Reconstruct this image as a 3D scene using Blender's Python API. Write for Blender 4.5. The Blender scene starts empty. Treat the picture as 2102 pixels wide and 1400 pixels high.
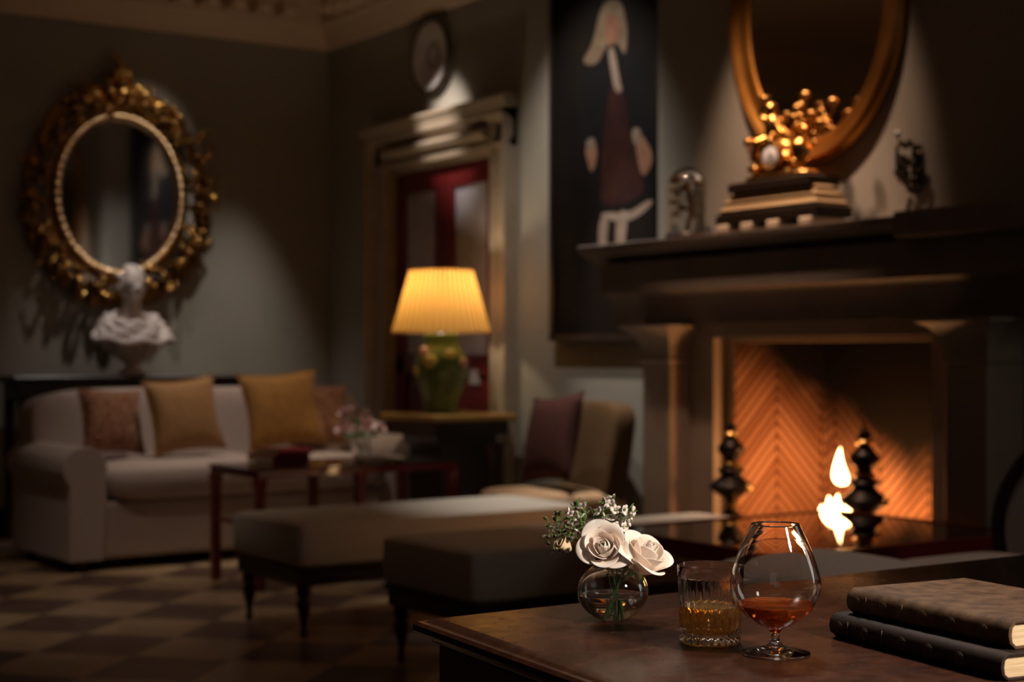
import bpy, bmesh, math, random
from mathutils import Vector, Matrix
PI = math.pi
random.seed(7)
S = bpy.context.scene
COL = S.collection

# ------------------------------------------------------------------ materials
def mat(name, col, rough=0.6, metal=0.0, var=None, bump=None, trans=0.0, ior=1.45, emit=None, coat=0.0, sheen=0.0, sss=0.0, spec=None, stretch=None):
    m = bpy.data.materials.new(name); m.use_nodes = True
    nt = m.node_tree; b = nt.nodes['Principled BSDF']
    b.inputs['Base Color'].default_value = (*col, 1)
    b.inputs['Roughness'].default_value = rough
    b.inputs['Metallic'].default_value = metal
    b.inputs['Transmission Weight'].default_value = trans
    b.inputs['IOR'].default_value = ior
    b.inputs['Coat Weight'].default_value = coat
    b.inputs['Sheen Weight'].default_value = sheen
    if spec is not None: b.inputs['Specular IOR Level'].default_value = spec
    if sss:
        b.inputs['Subsurface Weight'].default_value = sss
        b.inputs['Subsurface Radius'].default_value = (0.006, 0.003, 0.002)
        b.inputs['Subsurface Scale'].default_value = 1.0
    if emit:
        b.inputs['Emission Color'].default_value = (*emit[0], 1); b.inputs['Emission Strength'].default_value = emit[1]
    tc = None
    def coords():
        nonlocal tc
        if tc is None:
            t = nt.nodes.new('ShaderNodeTexCoord')
            mp = nt.nodes.new('ShaderNodeMapping'); nt.links.new(t.outputs['Object'], mp.inputs['Vector'])
            if stretch: mp.inputs['Scale'].default_value = stretch
            tc = mp.outputs['Vector']
        return tc
    if var:                                                # (scale, second colour, detail)
        n = nt.nodes.new('ShaderNodeTexNoise'); n.inputs['Scale'].default_value = var[0]; n.inputs['Detail'].default_value = var[2] if len(var) > 2 else 4
        nt.links.new(coords(), n.inputs['Vector'])
        r = nt.nodes.new('ShaderNodeValToRGB')
        r.color_ramp.elements[0].position = 0.35; r.color_ramp.elements[1].position = 0.65
        r.color_ramp.elements[0].color = (*col, 1); r.color_ramp.elements[1].color = (*var[1], 1)
        nt.links.new(n.outputs['Fac'], r.inputs['Fac']); nt.links.new(r.outputs['Color'], b.inputs['Base Color'])
    if bump:                                               # (scale, strength, distance)
        n = nt.nodes.new('ShaderNodeTexNoise'); n.inputs['Scale'].default_value = bump[0]; n.inputs['Detail'].default_value = 3
        nt.links.new(coords(), n.inputs['Vector'])
        bp = nt.nodes.new('ShaderNodeBump'); bp.inputs['Strength'].default_value = bump[1]; bp.inputs['Distance'].default_value = bump[2] if len(bump) > 2 else 0.01
        nt.links.new(n.outputs['Fac'], bp.inputs['Height']); nt.links.new(bp.outputs['Normal'], b.inputs['Normal'])
    return m

def math_node(nt, op, a, b=None, c=None):
    n = nt.nodes.new('ShaderNodeMath'); n.operation = op
    for i, v in enumerate((a, b, c)):
        if v is None: continue
        if isinstance(v, (int, float)): n.inputs[i].default_value = v
        else: nt.links.new(v, n.inputs[i])
    return n.outputs[0]

M = {}
M['wall'] = mat('wall_paint', (0.31, 0.29, 0.245), 0.75, var=(1.6, (0.28, 0.26, 0.22)), bump=(60, 0.05))
M['ceiling'] = mat('ceiling_plaster', (0.68, 0.55, 0.42), 0.8)
M['cornice'] = mat('cornice_plaster', (0.70, 0.55, 0.40), 0.7, bump=(30, 0.1))
M['stone'] = mat('mantel_stone', (0.20, 0.155, 0.125), 0.7, var=(5, (0.16, 0.125, 0.10), 6), bump=(40, 0.2))
M['stone_pale'] = mat('column_stone', (0.33, 0.26, 0.20), 0.65, var=(5, (0.28, 0.22, 0.17), 6), bump=(40, 0.2))
M['casing'] = mat('casing_stone', (0.36, 0.29, 0.215), 0.5, var=(6, (0.30, 0.235, 0.17), 6), bump=(30, 0.1))
M['door_red'] = mat('door_lacquer', (0.115, 0.010, 0.011), 0.4, var=(4, (0.09, 0.007, 0.008)))
M['pane'] = mat('door_pane', (0.36, 0.34, 0.40), 0.25, var=(9, (0.30, 0.29, 0.34)))
M['brass'] = mat('brass', (0.75, 0.48, 0.16), 0.3, 1.0)
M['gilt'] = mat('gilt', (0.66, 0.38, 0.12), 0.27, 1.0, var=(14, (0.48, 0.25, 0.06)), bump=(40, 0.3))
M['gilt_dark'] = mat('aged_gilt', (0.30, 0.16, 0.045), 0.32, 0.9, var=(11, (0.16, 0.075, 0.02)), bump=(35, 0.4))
M['gilt_orange'] = mat('warm_gilt', (0.62, 0.30, 0.07), 0.36, 1.0, var=(5, (0.45, 0.20, 0.04)))
M['mirror'] = mat('mirror_glass', (0.62, 0.66, 0.70), 0.06, 1.0)
M['mirror_brown'] = mat('foxed_mirror_glass', (0.50, 0.42, 0.35), 0.08, 1.0)
M['dark_wood'] = mat('dark_wood', (0.030, 0.014, 0.009), 0.35, var=(6, (0.02, 0.009, 0.006)), stretch=(1, 6, 6))
M['mahogany'] = mat('mahogany', (0.055, 0.017, 0.010), 0.32, var=(5, (0.032, 0.010, 0.007)), stretch=(1, 5, 5))
M['red_lacquer'] = mat('red_lacquer', (0.20, 0.012, 0.014), 0.3, coat=0.4)
M['sofa'] = mat('sofa_linen', (0.50, 0.405, 0.37), 0.9, var=(90, (0.45, 0.36, 0.33)), bump=(220, 0.15), sheen=0.2)
M['bench'] = mat('bench_cloth', (0.46, 0.415, 0.35), 0.9, var=(90, (0.42, 0.375, 0.315)), bump=(220, 0.15), sheen=0.2)
M['chair_cloth_dim'] = mat('chair_cloth_dim', (0.095, 0.052, 0.021), 0.85, var=(70, (0.078, 0.042, 0.017)), spec=0.2)  # darker copy of the chair cloth, shade of the unlit back put into it
M['chair_lit'] = mat('chair_cloth_lit', (0.44, 0.28, 0.165), 0.85, var=(70, (0.38, 0.235, 0.135)), spec=0.2)  # lighter copy of the same cloth, light painted into the seat
M['gold_cloth'] = mat('gold_velvet', (0.34, 0.155, 0.024), 0.75, var=(25, (0.27, 0.12, 0.018)), sheen=0.15)
M['tan_cloth'] = mat('tan_velvet', (0.38, 0.20, 0.075), 0.75, var=(25, (0.32, 0.165, 0.058)), sheen=0.15)
M['plum_cloth'] = mat('plum_velvet', (0.058, 0.020, 0.014), 0.8, spec=0.15, var=(30, (0.042, 0.014, 0.012)))
M['grey_cloth'] = mat('grey_cloth', (0.34, 0.31, 0.31), 0.9, var=(60, (0.30, 0.275, 0.275)), sheen=0.2)
M['pale_cloth'] = mat('pale_cloth', (0.62, 0.50, 0.43), 0.9, var=(60, (0.57, 0.45, 0.385)), bump=(200, 0.1), sheen=0.2)
M['porcelain'] = mat('porcelain', (0.62, 0.58, 0.56), 0.3, coat=0.5, var=(8, (0.5, 0.47, 0.46)))
M['marble'] = mat('white_marble', (0.72, 0.63, 0.60), 0.45, var=(7, (0.64, 0.54, 0.51)))
M['glass'] = mat('clear_glass', (1, 1, 1), 0.0, trans=1.0, ior=1.5)
M['water'] = mat('water', (0.97, 0.98, 0.98), 0.0, trans=1.0, ior=1.33)
M['whisky'] = mat('whisky', (1.0, 0.60, 0.16), 0.0, trans=0.78, ior=1.36)  # partly diffuse, so the drink glows where light should shine through
M['brandy'] = mat('brandy', (0.95, 0.21, 0.03), 0.0, trans=0.82, ior=1.36)  # diffuse share again stands in for light through the liquid
M['table_glass'] = mat('smoked_glass', (0.010, 0.012, 0.011), 0.03, coat=0.3)
M['petal'] = mat('rose_petal', (0.90, 0.74, 0.66), 0.55, var=(38, (0.90, 0.80, 0.70)), sss=0.25)
M['petal_pink'] = mat('pink_petal', (0.80, 0.50, 0.45), 0.6, var=(20, (0.78, 0.56, 0.50)))
M['stem'] = mat('green_stem', (0.07, 0.13, 0.03), 0.5, var=(40, (0.05, 0.09, 0.02)))
M['leaf'] = mat('green_leaf', (0.12, 0.22, 0.045), 0.5, var=(60, (0.08, 0.15, 0.03)))
M['sepal'] = mat('pale_sepal', (0.55, 0.62, 0.36), 0.5)
M['bud_dark'] = mat('dark_bud', (0.085, 0.045, 0.045), 0.5, var=(60, (0.12, 0.09, 0.05)))
M['white_flower'] = mat('white_blossom', (0.82, 0.72, 0.68), 0.55)
M['mauve'] = mat('mauve_blossom', (0.42, 0.30, 0.29), 0.55)
M['cream'] = mat('cream_bud', (0.72, 0.55, 0.33), 0.55)
M['leather_brown'] = mat('brown_leather', (0.125, 0.068, 0.036), 0.6, spec=0.15, var=(38, (0.055, 0.029, 0.016), 8), bump=(90, 0.25, 0.002))
M['leather_dark'] = mat('dark_leather', (0.024, 0.010, 0.008), 0.65, spec=0.3, var=(30, (0.016, 0.007, 0.006), 6), bump=(90, 0.2, 0.002))
M['tooling'] = mat('worn_gold_tooling', (0.085, 0.052, 0.028), 0.5)
M['iron'] = mat('black_iron', (0.018, 0.014, 0.013), 0.4, 0.8)
M['log'] = mat('charred_log', (0.05, 0.03, 0.02), 0.9, var=(14, (0.012, 0.009, 0.008), 6), bump=(20, 0.8, 0.02))
M['green_glaze'] = mat('green_glaze', (0.10, 0.17, 0.045), 0.22, var=(9, (0.20, 0.26, 0.07)), coat=0.4)
M['pink_glaze'] = mat('pink_glaze', (0.85, 0.45, 0.33), 0.3)
M['yellow_glaze'] = mat('yellow_glaze', (0.80, 0.65, 0.18), 0.3)
M['dial'] = mat('white_enamel', (0.80, 0.80, 0.84), 0.25)
M['dark_silver'] = mat('blackened_silver', (0.075, 0.06, 0.048), 0.38, 0.6)
M['silver'] = mat('tarnished_silver', (0.30, 0.27, 0.25), 0.3, 1.0, var=(30, (0.5, 0.46, 0.42)))
M['clock_slate'] = mat('dark_slate', (0.022, 0.014, 0.010), 0.5, spec=0.25)
M['pale_bronze'] = mat('pale_bronze', (0.48, 0.34, 0.19), 0.45, 0.25)
M['alabaster'] = mat('alabaster', (0.70, 0.58, 0.44), 0.5)
M['tablewood'] = mat('lamp_table_wood', (0.38, 0.22, 0.06), 0.4, var=(4, (0.31, 0.17, 0.045)), stretch=(1, 7, 7))
M['book_red'] = mat('red_cloth_cover', (0.22, 0.02, 0.025), 0.5)
M['paper'] = mat('paper', (0.72, 0.66, 0.56), 0.8)
M['frame_black'] = mat('black_frame', (0.02, 0.014, 0.012), 0.45)
M['canvas'] = mat('dark_canvas', (0.007, 0.0055, 0.0055), 0.7, spec=0.1, var=(3, (0.011, 0.008, 0.006), 5))
M['paint_navy'] = mat('navy_paint', (0.0065, 0.0065, 0.008), 0.7, spec=0.1, var=(6, (0.009, 0.008, 0.0085)))
M['paint_rust'] = mat('rust_paint', (0.034, 0.010, 0.007), 0.7, spec=0.15, var=(9, (0.018, 0.007, 0.007)))
M['paint_skin'] = mat('skin_paint', (0.26, 0.135, 0.08), 0.6, var=(14, (0.21, 0.095, 0.06)))
M['paint_face'] = mat('face_paint', (0.20, 0.088, 0.050), 0.6, var=(16, (0.125, 0.052, 0.030)))
M['paint_hair'] = mat('hair_paint', (0.175, 0.120, 0.072), 0.6, var=(18, (0.10, 0.068, 0.040)))
M['paint_white'] = mat('white_paint', (0.25, 0.185, 0.14), 0.6, var=(12, (0.18, 0.13, 0.10)))

def wood_top():                                            # burr veneer of the near table
    m = mat('burr_veneer', (0.1, 0.05, 0.03), 0.3, spec=0.4)
    nt = m.node_tree; b = nt.nodes['Principled BSDF']
    t = nt.nodes.new('ShaderNodeTexCoord')
    mp = nt.nodes.new('ShaderNodeMapping'); mp.inputs['Scale'].default_value = (1, 2.2, 1); nt.links.new(t.outputs['Object'], mp.inputs['Vector'])
    n1 = nt.nodes.new('ShaderNodeTexNoise'); n1.inputs['Scale'].default_value = 7; n1.inputs['Detail'].default_value = 9; n1.inputs['Roughness'].default_value = 0.65; n1.inputs['Distortion'].default_value = 1.2
    nt.links.new(mp.outputs['Vector'], n1.inputs['Vector'])
    r = nt.nodes.new('ShaderNodeValToRGB'); e = r.color_ramp.elements
    e[0].position = 0.3; e[0].color = (0.015, 0.005, 0.0028, 1); e[1].position = 0.7; e[1].color = (0.062, 0.021, 0.009, 1)
    x = e.new(0.5); x.color = (0.034, 0.0105, 0.005, 1)
    nt.links.new(n1.outputs['Fac'], r.inputs['Fac']); nt.links.new(r.outputs['Color'], b.inputs['Base Color'])
    n2 = nt.nodes.new('ShaderNodeTexNoise'); n2.inputs['Scale'].default_value = 45; n2.inputs['Detail'].default_value = 5; nt.links.new(t.outputs['Object'], n2.inputs['Vector'])
    rr = nt.nodes.new('ShaderNodeMapRange'); rr.inputs['To Min'].default_value = 0.16; rr.inputs['To Max'].default_value = 0.34
    nt.links.new(n2.outputs['Fac'], rr.inputs['Value']); nt.links.new(rr.outputs['Result'], b.inputs['Roughness'])
    bp = nt.nodes.new('ShaderNodeBump'); bp.inputs['Strength'].default_value = 0.12; bp.inputs['Distance'].default_value = 0.002
    nt.links.new(n2.outputs['Fac'], bp.inputs['Height']); nt.links.new(bp.outputs['Normal'], b.inputs['Normal'])
    return m
M['burr'] = wood_top()

def floor_mat():
    m = mat('chequered_marble_floor', (0.2, 0.15, 0.1), 0.32)
    nt = m.node_tree; b = nt.nodes['Principled BSDF']
    t = nt.nodes.new('ShaderNodeTexCoord')
    mp = nt.nodes.new('ShaderNodeMapping'); mp.vector_type = 'POINT'
    mp.inputs['Rotation'].default_value = (0, 0, PI / 4)
    nt.links.new(t.outputs['Object'], mp.inputs['Vector'])
    s = 0.396
    # centre of a pale tile lies at (2.04, 6.5): rotate it and move it to the middle of a cell
    cx = 2.04 * math.cos(PI / 4) - 6.5 * math.sin(PI / 4); cy = 2.04 * math.sin(PI / 4) + 6.5 * math.cos(PI / 4)
    mp.inputs['Location'].default_value = (s / 2 - cx + 40 * s, s / 2 - cy + 40 * s, 0.05)
    ck = nt.nodes.new('ShaderNodeTexChecker'); ck.inputs['Scale'].default_value = 1 / s
    nt.links.new(mp.outputs['Vector'], ck.inputs['Vector'])
    n = nt.nodes.new('ShaderNodeTexNoise'); n.inputs['Scale'].default_value = 4; n.inputs['Detail'].default_value = 8; n.inputs['Distortion'].default_value = 1.5
    nt.links.new(t.outputs['Object'], n.inputs['Vector'])
    def ramp(a, c):
        r = nt.nodes.new('ShaderNodeValToRGB'); r.color_ramp.elements[0].position = 0.35; r.color_ramp.elements[1].position = 0.65
        r.color_ramp.elements[0].color = (*a, 1); r.color_ramp.elements[1].color = (*c, 1)
        nt.links.new(n.outputs['Fac'], r.inputs['Fac']); return r.outputs['Color']
    nt.links.new(ramp((0.36, 0.245, 0.135), (0.46, 0.33, 0.20)), ck.inputs['Color1'])
    nt.links.new(ramp((0.10, 0.060, 0.050), (0.16, 0.095, 0.075)), ck.inputs['Color2'])
    nt.links.new(ck.outputs['Color'], b.inputs['Base Color'])
    return m
M['floor'] = floor_mat()

def brick_mat(name, ax, period, phase):                    # herringbone firebrick: chevrons across axis ax, soot towards the flue
    m = mat(name, (0.4, 0.2, 0.1), 0.85, spec=0.1)
    nt = m.node_tree; b = nt.nodes['Principled BSDF']
    t = nt.nodes.new('ShaderNodeTexCoord'); sp = nt.nodes.new('ShaderNodeSeparateXYZ'); nt.links.new(t.outputs['Object'], sp.inputs[0])
    a = math_node(nt, 'MULTIPLY_ADD', sp.outputs[ax], 1.0 / period, phase)
    tri = math_node(nt, 'PINGPONG', a, 0.5)                # 0..0.5
    off = math_node(nt, 'MULTIPLY', tri, period * 1.0)
    v = math_node(nt, 'ADD', sp.outputs[2], off)
    fr = math_node(nt, 'FRACT', math_node(nt, 'MULTIPLY', v, 1 / 0.055))
    row = math_node(nt, 'FLOOR', math_node(nt, 'MULTIPLY', v, 1 / 0.055))
    joint = math_node(nt, 'LESS_THAN', math_node(nt, 'ABSOLUTE', math_node(nt, 'SUBTRACT', fr, 0.5)), 0.33)
    edge = math_node(nt, 'LESS_THAN', math_node(nt, 'ABSOLUTE', math_node(nt, 'SUBTRACT', tri, 0.25)), 0.242)
    brick = math_node(nt, 'MULTIPLY', joint, edge)
    wn = nt.nodes.new('ShaderNodeTexWhiteNoise'); wn.noise_dimensions = '1D'; nt.links.new(math_node(nt, 'MULTIPLY_ADD', math_node(nt, 'FLOOR', math_node(nt, 'MULTIPLY', a, 2)), 17.3, row), wn.inputs['W'])
    rb = nt.nodes.new('ShaderNodeValToRGB'); rb.color_ramp.elements[0].color = (0.28, 0.125, 0.068, 1); rb.color_ramp.elements[1].color = (0.46, 0.235, 0.14, 1)
    nt.links.new(wn.outputs['Value'], rb.inputs['Fac'])
    mx = nt.nodes.new('ShaderNodeMix'); mx.data_type = 'RGBA'; mx.inputs[6].default_value = (0.13, 0.052, 0.026, 1)
    nt.links.new(brick, mx.inputs[0]); nt.links.new(rb.outputs['Color'], mx.inputs[7])
    # soot stain: ragged, heaviest over the middle of the back wall
    ns = nt.nodes.new('ShaderNodeTexNoise'); ns.inputs['Scale'].default_value = 3.5; ns.inputs['Detail'].default_value = 5; nt.links.new(t.outputs['Object'], ns.inputs['Vector'])
    dx = math_node(nt, 'MULTIPLY', math_node(nt, 'SUBTRACT', sp.outputs[0], 4.8), 0.5)
    dy = math_node(nt, 'MULTIPLY', math_node(nt, 'ABSOLUTE', math_node(nt, 'SUBTRACT', sp.outputs[1], 4.75)), -0.55)
    h = math_node(nt, 'ADD', math_node(nt, 'ADD', sp.outputs[2], dx), math_node(nt, 'ADD', dy, math_node(nt, 'MULTIPLY', ns.outputs['Fac'], 0.25)))
    mr = nt.nodes.new('ShaderNodeMapRange'); mr.interpolation_type = 'SMOOTHSTEP'; mr.inputs['From Min'].default_value = 0.72; mr.inputs['From Max'].default_value = 1.08
    nt.links.new(h, mr.inputs['Value'])
    m2 = nt.nodes.new('ShaderNodeMix'); m2.data_type = 'RGBA'; m2.inputs[7].default_value = (0.008, 0.006, 0.005, 1)
    nt.links.new(mr.outputs['Result'], m2.inputs[0]); nt.links.new(mx.outputs[2], m2.inputs[6]); nt.links.new(m2.outputs[2], b.inputs['Base Color'])
    bp = nt.nodes.new('ShaderNodeBump'); bp.inputs['Strength'].default_value = 0.6; bp.inputs['Distance'].default_value = 0.006
    nt.links.new(brick, bp.inputs['Height']); nt.links.new(bp.outputs['Normal'], b.inputs['Normal'])
    return m
M['brick_side'] = brick_mat('herringbone_brick_side', 0, 0.56, 0.161)
M['brick_back'] = brick_mat('herringbone_brick_back', 1, 0.56, 0.696)
M['soot'] = mat('sooted_brick', (0.012, 0.009, 0.008), 0.9, spec=0.1)

def paisley():
    m = mat('paisley_cloth', (0.3, 0.1, 0.07), 0.8, sheen=0.3)
    nt = m.node_tree; b = nt.nodes['Principled BSDF']
    t = nt.nodes.new('ShaderNodeTexCoord')
    n = nt.nodes.new('ShaderNodeTexNoise'); n.inputs['Scale'].default_value = 7; n.inputs['Distortion'].default_value = 2.0; nt.links.new(t.outputs['Object'], n.inputs['Vector'])
    w = nt.nodes.new('ShaderNodeTexVoronoi'); w.inputs['Scale'].default_value = 9; w.feature = 'SMOOTH_F1'
    nt.links.new(n.outputs['Color'], w.inputs['Vector'])
    r = nt.nodes.new('ShaderNodeValToRGB'); e = r.color_ramp.elements
    e[0].position = 0.1; e[0].color = (0.24, 0.035, 0.022, 1); e[1].position = 0.6; e[1].color = (0.36, 0.19, 0.085, 1)
    e.new(0.35).color = (0.17, 0.055, 0.028, 1)
    nt.links.new(w.outputs['Distance'], r.inputs['Fac']); nt.links.new(r.outputs['Color'], b.inputs['Base Color'])
    return m
M['paisley'] = paisley()

def pages_mat():
    m = mat('page_edges', (0.62, 0.47, 0.27), 0.8)
    nt = m.node_tree; b = nt.nodes['Principled BSDF']
    t = nt.nodes.new('ShaderNodeTexCoord')
    mp = nt.nodes.new('ShaderNodeMapping'); mp.inputs['Scale'].default_value = (0.02, 0.02, 1); nt.links.new(t.outputs['Object'], mp.inputs['Vector'])
    n = nt.nodes.new('ShaderNodeTexNoise'); n.inputs['Scale'].default_value = 900; nt.links.new(mp.outputs['Vector'], n.inputs['Vector'])
    r = nt.nodes.new('ShaderNodeValToRGB'); r.color_ramp.elements[0].position = 0.3; r.color_ramp.elements[1].position = 0.7
    r.color_ramp.elements[0].color = (0.48, 0.34, 0.18, 1); r.color_ramp.elements[1].color = (0.70, 0.54, 0.33, 1)
    nt.links.new(n.outputs['Fac'], r.inputs['Fac']); nt.links.new(r.outputs['Color'], b.inputs['Base Color'])
    return m
M['pages'] = pages_mat()

def shade_mat():
    m = bpy.data.materials.new('pleated_silk'); m.use_nodes = True; nt = m.node_tree; nt.nodes.clear()
    o = nt.nodes.new('ShaderNodeOutputMaterial'); mx = nt.nodes.new('ShaderNodeMixShader'); mx.inputs[0].default_value = 0.62
    d = nt.nodes.new('ShaderNodeBsdfDiffuse'); t = nt.nodes.new('ShaderNodeBsdfTranslucent')
    c = nt.nodes.new('ShaderNodeTexCoord'); sp = nt.nodes.new('ShaderNodeSeparateXYZ'); nt.links.new(c.outputs['Object'], sp.inputs[0])
    a = math_node(nt, 'ARCTAN2', sp.outputs[1], sp.outputs[0])
    f = math_node(nt, 'ABSOLUTE', math_node(nt, 'SINE', math_node(nt, 'MULTIPLY', a, 22.0)))
    r = nt.nodes.new('ShaderNodeValToRGB'); r.color_ramp.elements[0].position = 0.0; r.color_ramp.elements[1].position = 0.95      # the cloth lies double in the folds
    r.color_ramp.elements[0].color = (0.10, 0.035, 0.004, 1); r.color_ramp.elements[1].color = (0.74, 0.41, 0.10, 1)
    nt.links.new(f, r.inputs['Fac']); nt.links.new(r.outputs['Color'], t.inputs['Color'])
    d.inputs['Color'].default_value = (0.70, 0.52, 0.24, 1)
    nt.links.new(d.outputs[0], mx.inputs[1]); nt.links.new(t.outputs[0], mx.inputs[2]); nt.links.new(mx.outputs[0], o.inputs['Surface'])
    return m
M['shade'] = shade_mat()

def flame_mat():
    m = bpy.data.materials.new('flame'); m.use_nodes = True; nt = m.node_tree; nt.nodes.clear()
    o = nt.nodes.new('ShaderNodeOutputMaterial'); e = nt.nodes.new('ShaderNodeEmission')
    e.inputs['Color'].default_value = (1.0, 0.60, 0.24, 1); e.inputs['Strength'].default_value = 16
    nt.links.new(e.outputs[0], o.inputs['Surface']); return m
M['flame'] = flame_mat()

# ------------------------------------------------------------------ geometry helpers
def link(o, parent=None):
    COL.objects.link(o)
    if parent is not None: o.parent = parent
    return o
def tag(o, label=None, cat=None, group=None, kind=None):
    if label: o['label'] = label
    if cat: o['category'] = cat
    if group: o['group'] = group
    if kind: o['kind'] = kind
    return o
def thing(name, label, cat, loc=(0, 0, 0), rotz=0.0, group=None):
    o = bpy.data.objects.new(name, None); o.location = loc; o.rotation_euler = (0, 0, rotz); o.empty_display_size = 0.1
    link(o); return tag(o, label, cat, group)

def obj(name, bm, m, parent=None, smooth=40, bevel=0, sub=0, loc=None, rot=None):
    bmesh.ops.recalc_face_normals(bm, faces=bm.faces[:])
    me = bpy.data.meshes.new(name); bm.to_mesh(me); bm.free()
    for x in (m if isinstance(m, (list, tuple)) else [m]): me.materials.append(x)
    if smooth:
        me.polygons.foreach_set('use_smooth', [True] * len(me.polygons))
        if smooth < 180: me.set_sharp_from_angle(angle=math.radians(smooth))
    o = bpy.data.objects.new(name, me); link(o, parent)
    if loc is not None: o.location = loc
    if rot is not None: o.rotation_euler = rot
    if bevel:
        b = o.modifiers.new('bevel', 'BEVEL'); b.width = bevel; b.segments = 3; b.limit_method = 'ANGLE'; b.angle_limit = math.radians(50)
    if sub:
        s = o.modifiers.new('sub', 'SUBSURF'); s.levels = sub; s.render_levels = sub
    return o
def struct(name, bm, m, parent=None, **k):
    o = obj(name, bm, m, parent, **k)
    if parent is None: o['kind'] = 'structure'
    return o

def NB(): return bmesh.new()
def box(bm, x0, x1, y0, y1, z0, z1, mx=None):
    v = [bm.verts.new((x, y, z)) for z in (z0, z1) for y in (y0, y1) for x in (x0, x1)]
    if mx is not None:
        for a in v: a.co = mx @ a.co
    for f in ((0, 1, 3, 2), (4, 5, 7, 6), (0, 1, 5, 4), (2, 3, 7, 6), (0, 2, 6, 4), (1, 3, 7, 5)):
        bm.faces.new([v[i] for i in f])
    return bm
def catmull(pts, n=4):
    out = []
    P = [Vector(p) for p in pts]
    for i in range(len(P) - 1):
        a, b, c, d = P[max(i - 1, 0)], P[i], P[i + 1], P[min(i + 2, len(P) - 1)]
        for k in range(n):
            t = k / n
            out.append(0.5 * ((2 * b) + (c - a) * t + (2 * a - 5 * b + 4 * c - d) * t * t + (3 * b - a - 3 * c + d) * t ** 3))
    out.append(P[-1]); return out
def lathe(bm, prof, seg=32, mx=None, fn=None, sx=1.0, sy=1.0):
    """prof: list of (r, z); r==0 ends close to a point. fn(r, z, angle) -> r."""
    rings = []
    for p in prof:
        r, z = p[0], p[1]
        if r <= 1e-6:
            v = bm.verts.new((0, 0, z)); rings.append([v])
        else:
            ring = []
            for k in range(seg):
                a = 2 * PI * k / seg
                q = fn(r, z, a) if fn else r
                ring.append(bm.verts.new((q * math.cos(a) * sx, q * math.sin(a) * sy, z)))
            rings.append(ring)
    for A, B in zip(rings, rings[1:]):
        if len(A) == 1 and len(B) == 1: continue
        for k in range(seg):
            k2 = (k + 1) % seg
            if len(A) == 1: bm.faces.new((A[0], B[k], B[k2]))
            elif len(B) == 1: bm.faces.new((A[k], A[k2], B[0]))
            else: bm.faces.new((A[k], A[k2], B[k2], B[k]))
    if mx is not None:
        for R in rings:
            for v in R: v.co = mx @ v.co
    return bm
def capped(prof): return [(0, prof[0][1])] + list(prof) + [(0, prof[-1][1])]
def tube(bm, pts, rad, seg=8, caps=True):
    P = [Vector(p) for p in pts]; n = len(P)
    R = rad if isinstance(rad, (list, tuple)) else [rad] * n
    up = Vector((0, 0, 1)); rings = []; prev = None
    for i in range(n):
        d = (P[min(i + 1, n - 1)] - P[max(i - 1, 0)]).normalized()
        if prev is None:
            s = d.cross(up)
            if s.length < 1e-3: s = d.cross(Vector((1, 0, 0)))
        else: s = prev - d * prev.dot(d)
        s.normalize(); prev = s; t = d.cross(s)
        rings.append([bm.verts.new(P[i] + (s * math.cos(2 * PI * k / seg) + t * math.sin(2 * PI * k / seg)) * R[i]) for k in range(seg)])
    for A, B in zip(rings, rings[1:]):
        for k in range(seg): bm.faces.new((A[k], A[(k + 1) % seg], B[(k + 1) % seg], B[k]))
    if caps:
        bm.faces.new(rings[0][::-1]); bm.faces.new(rings[-1])
    return bm
def superq(bm, c, s, e1=1.0, e2=1.0, nu=24, nv=14, mx=None):
    """superquadric with half-sizes s; e<1 = boxy"""
    def sg(v, e): return math.copysign(abs(v) ** e, v)
    rings = []
    for j in range(nv + 1):
        ph = -PI / 2 + PI * j / nv
        if j in (0, nv): ring = [bm.verts.new((0, 0, sg(math.sin(ph), e1)))]
        else: ring = [bm.verts.new((sg(math.cos(ph), e1) * sg(math.cos(2 * PI * k / nu), e2), sg(math.cos(ph), e1) * sg(math.sin(2 * PI * k / nu), e2), sg(math.sin(ph), e1))) for k in range(nu)]
        for v in ring: v.co = Vector((v.co.x * s[0], v.co.y * s[1], v.co.z * s[2]))
        for v in ring:
            if mx is not None: v.co = mx @ v.co
            v.co += Vector(c)
        rings.append(ring)
    for A, B in zip(rings, rings[1:]):
        for k in range(nu):
            k2 = (k + 1) % nu
            if len(A) == 1: bm.faces.new((A[0], B[k2], B[k]))
            elif len(B) == 1: bm.faces.new((A[k], A[k2], B[0]))
            else: bm.faces.new((A[k], A[k2], B[k2], B[k]))
    return bm
def ell(bm, c, s, nu=12, nv=8, mx=None): return superq(bm, c, s if isinstance(s, (tuple, list)) else (s, s, s), 1, 1, nu, nv, mx)
def prism(bm, pts, f0, f1):
    """closed outline pts (a, b) mapped by f0 and f1 to the two end caps"""
    A = [bm.verts.new(f0(*p)) for p in pts]; B = [bm.verts.new(f1(*p)) for p in pts]
    bm.faces.new(A); bm.faces.new(B[::-1])
    n = len(pts)
    for i in range(n): bm.faces.new((A[i], B[i], B[(i + 1) % n], A[(i + 1) % n]))
    return bm
def loft_rect(bm, x0, x1, y0, y1, levels, top=True, bottom=True):
    """levels: (inset, z) rings of a rectangle"""
    R = []
    for ins, z in levels:
        a, b, c, d = x0 + ins, x1 - ins, y0 + ins, y1 - ins
        R.append([bm.verts.new(p) for p in ((a, c, z), (b, c, z), (b, d, z), (a, d, z))])
    for A, B in zip(R, R[1:]):
        for k in range(4): bm.faces.new((A[k], A[(k + 1) % 4], B[(k + 1) % 4], B[k]))
    if bottom: bm.faces.new(R[0][::-1])
    if top: bm.faces.new(R[-1])
    return bm
def T(x, y, z): return Matrix.Translation((x, y, z))
def RZ(a): return Matrix.Rotation(a, 4, 'Z')
def RX(a): return Matrix.Rotation(a, 4, 'X')
def RY(a): return Matrix.Rotation(a, 4, 'Y')
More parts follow.
